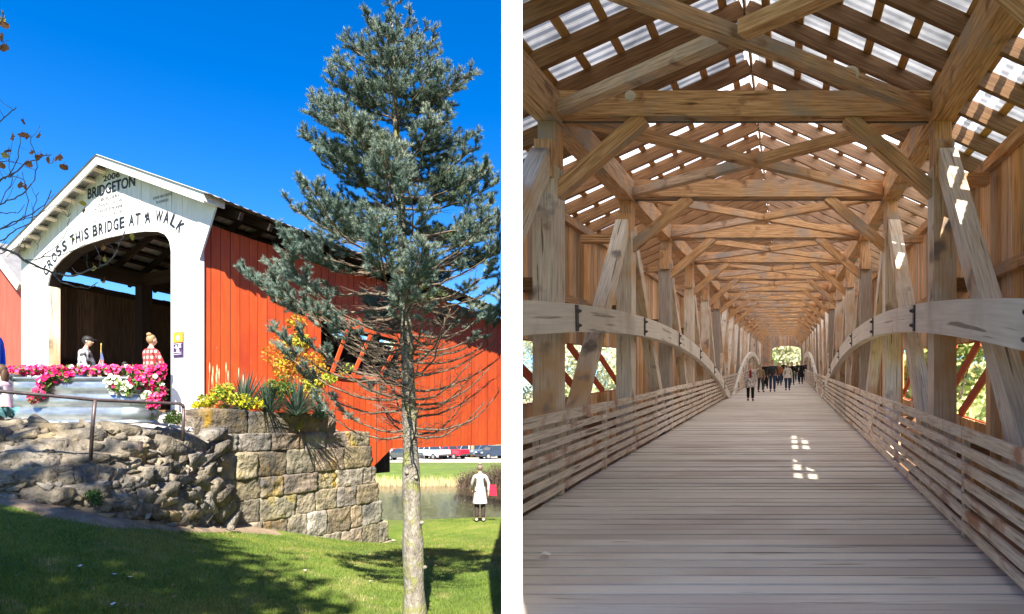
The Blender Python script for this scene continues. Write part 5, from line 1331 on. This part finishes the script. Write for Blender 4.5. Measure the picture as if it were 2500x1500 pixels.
    if detail:
        ellip('nose', hc + Vector((0, -.094 * s, -.015 * s)), (.013 * s, .020 * s, .020 * s), skin_m, body, n=8)
        for sg in (-1, 1):
            ellip('eye', hc + Vector((sg * .031 * s, -.080 * s, .008 * s)), (.011 * s, .008 * s, .006 * s), eye_m, body, n=8)
            ellip('ear', hc + Vector((sg * .078 * s, .005 * s, -.005 * s)), (.010 * s, .018 * s, .028 * s), skin_m, body, n=8)
        ellip('mouth', hc + Vector((0, -.083 * s, -.050 * s)), (.022 * s, .008 * s, .005 * s), lip_m, body, n=8)
    if hat:
        ellip('cap', hc + Vector((0, .0, .050 * s)), (.088 * s, .105 * s, .070 * s), hat, body); ellip('cap', hc + Vector((0, -.12 * s, .040 * s)), (.065 * s, .075 * s, .010 * s), hat, body, n=10)
    return body
brown_h = flat('brown_hair', (.09, .05, .03), .6); dark_h = flat('dark_hair', (.02, .015, .012), .6); blond_h = flat('blond_hair', (.55, .40, .20), .6); grey_h = flat('grey_brown_hair', (.22, .17, .14), .6); lb_h = flat('light_brown_hair', (.30, .19, .09), .6)
black_c = cloth('black_cloth', (.012, .012, .014)); grey_c = cloth('charcoal_cloth', (.045, .048, .055)); denim = cloth('blue_denim', (.035, .06, .12)); cream = cloth('cream_knit', (.66, .62, .55)); tan_c = cloth('tan_cloth', (.30, .22, .13)); orange_c = cloth('rust_cloth', (.34, .13, .05)); dred = cloth('dark_red_cloth', (.22, .02, .02)); wht_c = cloth('white_cloth', (.50, .485, .475))
def deck_pt(x, Y):        # a spot on the plank deck at photograph column x and depth Y
    return Vector(((x - 1250) / F * Y, Y, -2 * S + SL * Y + .004))
def face_cam(p, off=0.0): return math.atan2(p.x, p.y) * -1 + off
GP = 'people walking on the timber bridge'
def dp_(x, Y, *a, turn=0.0, **k): p = deck_pt(x, Y); return person(p, face_cam(p, turn), *a, group=GP, **k)
dp_(1832, 26.4, 1.66, 'blond woman in patterned cardigan and dark red top, nearest on the bridge deck', mat('patterned_cardigan', [(0.4, (.18, .15, .14)), (0.52, (.55, .50, .46)), (0.7, (.66, .62, .58))], scale=16, rough=.9), black_c, blond_h, walk=.05, inner=dred, coat=(MATS['patterned_cardigan'], .62), topname='cardigan', hairstyle='long')
dp_(1857, 34.0, 1.60, 'person in tan jacket walking just behind the blond woman', tan_c, grey_c, brown_h, walk=.14, turn=.3)
dp_(1869, 38.5, 1.74, 'person all in black between the tan jacket and the tall man', black_c, black_c, dark_h, walk=.1)
dp_(1886, 34.6, 1.82, 'tall man in charcoal sweater and blue jeans on the bridge deck', grey_c, denim, brown_h, walk=.13, build=1.15, topname='sweater')
dp_(1866, 43.0, 1.80, 'taller man behind the tan jacketed person, near the left rail', tan_c, black_c, dark_h, walk=.1)
dp_(1903, 43.5, 1.68, 'person in rust orange coat behind the tall man', orange_c, denim, brown_h, walk=.1)
dp_(1923, 36.3, 1.64, 'woman in cream jacket and dark hair with blue jeans', cream, denim, dark_h, walk=.12, hairstyle='long', coat=(cream, .80))
dp_(1913, 52.0, 1.80, 'distant dark figure above the cream jacketed woman', black_c, black_c, dark_h, walk=.08, detail=False)
dp_(1899, 50.0, 1.70, 'distant person in grey coat behind the tall man', grey_c, black_c, brown_h, walk=.08, detail=False)
dp_(1934, 45.0, 1.74, 'dark clothed walker just right of the cream jacketed woman', black_c, grey_c, dark_h, walk=.1, detail=False)
dp_(1946, 53.0, 1.76, 'dark clothed walker second from the right rail', black_c, black_c, dark_h, walk=.12, detail=False)
dp_(1955, 47.0, 1.78, 'dark clothed walker with long coat near the right rail', black_c, black_c, brown_h, walk=.1, detail=False, coat=(black_c, .55))
dp_(1967, 57.0, 1.80, 'tall dark walker closest to the right rail', grey_c, black_c, dark_h, walk=.1, detail=False)
dp_(1878, 54.0, 1.72, 'distant walker in brown near the left rail', tan_c, black_c, brown_h, walk=.1, detail=False)
# woman on the lower lawn
wp = P(1172, 1277, 17.4); wp.z = gz(wp.x, wp.y) + .01
wl_ = person(wp, PI + .05, 1.67, 'woman in long white cardigan seen from behind, carrying a red bag by the river', wht_c, cloth('dark_brown_slacks', (.055, .038, .036)), grey_h, shoes=(.6, .58, .55), coat=(wht_c, .56), arms=((.07, .04, .02), (.05, .10, .14)), hairstyle='bun', topname='cardigan')
bgp = wp + Vector((.36, -.05, .78))
bag = empty('handbag', tuple(bgp), label='bright red bag hanging from the arm of the woman in white', cat='bag'); m = MB(lambda p: bgp + Vector(p))
m.hexa([(-.09, -.07, 0), (.13, -.07, -.02), (.13, .07, -.02), (-.09, .07, 0), (-.08, -.03, .30), (.10, -.03, .29), (.10, .03, .29), (-.08, .03, .30)]); m.build('bag_body', flat('red_bag', (.62, .005, .035), .5), bag)
m = MB(lambda p: bgp + Vector(p)); m.tube([(-.05, 0, .29), (-.04, 0, .40), (.02, 0, .43), (.07, 0, .39), (.08, 0, .28)], .009, 5); m.build('strap', black_c, bag)
# people at the white portal
pm_ = Vector(((200 - 1250) / F * 14.0, 14.0, .30)); check = check_mat('black_white_check', (.78, .78, .80), (.03, .03, .035), 6.5, (.42, .43, .47))
pm_.z = .24
person(pm_, PI / 2 + .25, 1.80, 'man in black cap and black and white checked shirt at the portal', check, denim, dark_h, lean=.16, hat=flat('black_cap', (.02, .02, .022), .6), topname='shirt', build=1.1, arms=((.03, .10, .10), (.03, .10, .12)))
plaid = check_mat('red_plaid', (.52, .36, .32), (.34, .02, .025), 8.5, (.42, .05, .045)); pr = Vector(((366 - 1250) / F * 12.6, 12.6, .18))
person(pr, PI - .5, 1.68, 'person in red plaid shirt with light brown bun, back turned, at the portal', plaid, black_c, lb_h, hairstyle='bun', topname='shirt', build=1.2, lean=.05, arms=((.08, .05, .05), (.08, .10, .12)))
pc = Vector(((283 - 1250) / F * 11.8, 11.8, .06))
person(pc, PI - .2, 1.08, 'blond child behind the pink flowers', cloth('salmon_cloth', (.55, .22, .18)), denim, blond_h, topname='shirt')
pb_ = Vector(((305 - 1250) / F * 13.4, 13.4, .2)); person(pb_, PI, 1.18, 'dark haired child half hidden behind the blond child', grey_c, black_c, dark_h, topname='shirt', detail=False)
# seated girl and the passer by in blue at the left edge
girl_c = check_mat('tie_dye_shirt', (.72, .62, .66), (.42, .38, .50), 3.2, (.70, .45, .52)); pg = P(14, 1030, 8.05); pg.z = .03
person(pg, PI / 2 * -1 + .15, 1.30, 'girl in pastel tie dye shirt and teal trousers seated by the trough', girl_c, cloth('teal_cloth', (.09, .22, .23)), brown_h, sit=True, hairstyle='long', topname='shirt', lean=.12, arms=((.03, .12, .16), (.03, .12, .16)))
pbl = Vector(((-24 - 1250) / F * 9.9, 9.9, .09)); person(pbl, PI / 2, 1.66, 'person in bright blue jacket cut off by the left edge', cloth('bright_blue_cloth', (.01, .08, .62)), denim, brown_h, build=1.15)

# ------------------------------------------------------------------ parked vehicles and the building across the river
glass_m = flat('dark_car_glass', (.03, .045, .06), .12, spec=.8); tyre_m = flat('black_tyre', (.02, .02, .02), .8); rim_m = flat('silver_rim', (.55, .55, .57), .35, metallic=.8); lamp_m = flat('headlamp_lens', (.75, .75, .75), .2); bump_m = flat('dark_bumper', (.06, .06, .065), .6)
def car(name, label, loc, rz, color, kind):
    t = empty(name, tuple(loc), rz, label=label, cat={'sedan': 'car', 'suv': 'car', 'pickup': 'pickup truck'}[kind], group='vehicles parked across the river'); M_ = t.matrix_world.copy(); fn = lambda p: M_ @ Vector(p)
    paint = flat('car_paint_%s' % name + str(int(color[0] * 99)) + str(int(color[2] * 99)), color, .3, spec=.6, coat=.6, scale=1)
    if kind == 'sedan': low = [(-2.25, .35), (-2.3, .62), (-2.15, .82), (-1.3, .93), (1.25, .95), (2.05, .90), (2.25, .7), (2.25, .35)]; cab = [(-1.3, .93), (-.55, 1.38), (.75, 1.42), (1.5, .95)]
    elif kind == 'suv': low = [(-2.2, .4), (-2.28, .75), (-2.1, .98), (-1.2, 1.08), (2.1, 1.08), (2.25, .9), (2.25, .4)]; cab = [(-1.25, 1.08), (-.6, 1.62), (1.85, 1.66), (2.12, 1.08)]
    else: low = [(-2.75, .5), (-2.8, .9), (-2.6, 1.12), (-1.3, 1.20), (2.75, 1.20), (2.8, .85), (2.75, .5)]; cab = [(-1.35, 1.2), (-.65, 1.80), (.75, 1.83), (.98, 1.2)]
    hw = .9 if kind != 'pickup' else .98
    def shell(prof, w1, w2, nm, mt, parent):
        m = MB(fn); n = len(prof); zmx = max(p[1] for p in prof); zmn = min(p[1] for p in prof)
        L_ = [(x, -(w1 + (w2 - w1) * (z_ - zmn) / (zmx - zmn)), z_) for x, z_ in prof]; R_ = [(x, -y, z_) for x, y, z_ in L_]
        m.face(L_); m.face(R_[::-1])
        for i in range(n): j = (i + 1) % n; m.face([L_[i], R_[i], R_[j], L_[j]])
        return m.build(nm, mt, parent)
    shell(low, hw, hw * .96, 'body', paint, t); shell(cab, hw * .92, hw * .74, 'cabin', glass_m, t)
    c1, c2, c3, c4 = cab; m = MB(fn)     # roof and pillars
    m.hexa([(c2[0] - .03, -hw * .76, c2[1]), (c2[0] - .03, hw * .76, c2[1]), (c3[0] + .03, hw * .76, c3[1]), (c3[0] + .03, -hw * .76, c3[1]), (c2[0] + .08, -hw * .7, c2[1] + .05), (c2[0] + .08, hw * .7, c2[1] + .05), (c3[0] - .05, hw * .7, c3[1] + .05), (c3[0] - .05, -hw * .7, c3[1] + .05)])
    for sg in (-1, 1):
        for a, b_ in ((c1, c2), (c4, c3), (((c1[0] + c4[0]) / 2, c1[1]), ((c2[0] + c3[0]) / 2, c3[1]))): m.beam((a[0], sg * hw * .93, a[1]), (b_[0], sg * hw * .76, b_[1]), .07, .05)
    m.build('roof', paint, t)
    wr = .33 if kind == 'sedan' else .38
    for wx in ((-1.4, 1.4) if kind != 'pickup' else (-1.75, 1.75)):
        for sg in (-1, 1):
            m = MB(fn); m.tube([(wx, sg * (hw - .2), wr), (wx, sg * (hw + .02), wr)], wr, 16); w_o = m.build('wheel', tyre_m, t, smooth=False)
            m = MB(fn); m.tube([(wx, sg * (hw), wr), (wx, sg * (hw + .03), wr)], wr * .6, 12); m.build('rim', rim_m, w_o)
    x0, zh = low[1][0], (low[1][1] + low[2][1]) / 2
    for sg in (-1, 1): m = MB(fn); m.box(x0 - .02, x0 + .2, sg * hw * .78 - .14, sg * hw * .78 + .14, zh - .09, zh + .05); m.build('headlight', lamp_m, t)
    m = MB(fn); m.box(x0 - .06, x0 + .1, -hw * .95, hw * .95, low[0][1] - .02, low[0][1] + .18); m.build('front_bumper', bump_m, t); m = MB(fn); m.box(low[-1][0] - .1, low[-1][0] + .06, -hw * .95, hw * .95, low[0][1] - .02, low[0][1] + .18); m.build('rear_bumper', bump_m, t)
    return t
def lot(x, y, Y): p = P(x, y, Y); p.z = gz(p.x, p.y) + .035; return p
car('sedan', 'old grey green sedan parked nearest the red siding end', lot(985, 1122, 72), -.15 * 1 , (.06, .065, .055), 'sedan')
car('pickup_truck', 'white pickup truck right of the spruce trunk', lot(1050, 1117, 75.5), 2.4 + PI, (.72, .73, .75), 'pickup')
car('pickup_truck', 'bright red pickup truck in the middle of the row', lot(1092, 1117, 76), -.35 - .2, (.58, .01, .03), 'pickup')
car('sport_utility_car', 'silver blue car right of the red pickup', lot(1128, 1113, 80), .9, (.32, .37, .42), 'suv')
car('sport_utility_car', 'blue grey car right of the tan post', lot(1176, 1112, 80), .75, (.12, .17, .23), 'suv')
car('sport_utility_car', 'dark navy car last in the row', lot(1206, 1116, 76), .6, (.03, .045, .08), 'suv')
car('sedan', 'dark maroon car behind the grey green sedan', lot(996, 1104, 84), .3, (.12, .012, .02), 'suv')
car('sedan', 'white sedan seen through the left bridge window', lot(1432, 1088, 92), .2, (.7, .7, .72), 'sedan')
# ochre building with dark openings
ob = empty('ochre_building', (-12, 118, -4.4), label='long ochre building with dark openings behind the parked cars', cat='building')
def bpx(x, Y): return (x - 1250) / F * Y
x0, x1 = bpx(940, 118), bpx(1290, 118); YB = 118
oc = mat('ochre_wall', [(0.3, (.34, .24, .10)), (0.7, (.50, .38, .18))], scale=1.2, rough=.9, detail=6)
holes = [(1045, 1061), (1105, 1132), (1180, 1190), (1194, 1211)]
m = MB(); cur = x0
for a, b_ in holes: m.box(cur, bpx(a, YB), YB, YB + .3, -4.8, 1.5); m.box(bpx(a, YB), bpx(b_, YB), YB, YB + .3, -2.3 - .0, 1.5); m.box(bpx(a, YB), bpx(b_, YB), YB, YB + .3, -4.8, -4.75) ; cur = bpx(b_, YB)
m.box(cur, x1, YB, YB + .3, -4.8, 1.5); m.build('wall', oc, ob)
m = MB(); m.box(x0, x1, YB + 3, YB + 3.2, -4.8, 1.5); m.build('back_wall', shade_inner, ob)
m = MB(); m.hexa([(x0 - .5, YB - .6, 1.5), (x1 + .5, YB - .6, 1.5), (x1 + .5, YB + 3.6, 1.5), (x0 - .5, YB + 3.6, 1.5), (x0 - .5, YB + 1, 3.2), (x1 + .5, YB + 1, 3.2), (x1 + .5, YB + 1.4, 3.2), (x0 - .5, YB + 1.4, 3.2)]); m.build('roof', roof_tin, ob)
pp_ = P(1153, 1120, 79); pp_.z = gz(pp_.x, pp_.y); m = MB(); m.tube([pp_, pp_ + Vector((.05, 0, 2.5)), pp_ + Vector((0, 0, 5.5))], [.30, .27, .2], 9)
tag(m.build('tan_tree_trunk', flat('pale_tan_bark', (.50, .36, .20), .9), smooth=True), 'pale tan bare trunk standing between the parked cars', 'tree')
# scraps of leaf litter on the lawn
m = MB()
for (x, y, Y) in ((195, 1411, 5.7), (280, 1412, 5.7), (318, 1412, 5.75), (276, 1494, 5.0), (960, 1283, 15.5), (965, 1284, 15.5), (745, 1372, 7.6), (905, 1376, 7.6), (140, 1300, 6.8)):
    p = P(x, y, Y); p.z = gz(p.x, p.y) + .035; r = .022 if Y < 9 else .05; a = random.uniform(0, 3)
    m.face([p + Vector((math.cos(a + k * PI / 2.5) * r * random.uniform(.7, 1.2), math.sin(a + k * PI / 2.5) * r, random.uniform(0, .015))) for k in range(5)])
tag(m.build('fallen_leaves', flat('pale_fallen_leaf', (.62, .56, .50), .8, scale=5)), 'few pale fallen leaves scattered on the lawn', 'leaves', kind='stuff')
m = MB()
for q in range(260):
    Y = random.uniform(4.6, 12); x = random.uniform(-.85, -.05) * Y
    if x < -4.8: continue
    p = Vector((x, Y, gz(x, Y) + .03)); r = random.uniform(.01, .025); a = random.uniform(0, 3)
    if Y > np.interp(x, [-5.4, -5.2, -5.1, -4.7, -3.3], [7.8, 8.9, 11.1, 12.1, 15.35]) : continue
    m.face([p + Vector((math.cos(a + k * PI / 2) * r, math.sin(a + k * PI / 2) * r * .7, random.uniform(0, .012))) for k in range(4)])
tag(m.build('leaf_litter', flat('brown_fallen_leaf', (.24, .14, .07), .8, scale=5, island=.4)), 'small brown fallen leaves scattered through the grass', 'leaves', kind='stuff')
print('objects', len(bpy.data.objects))
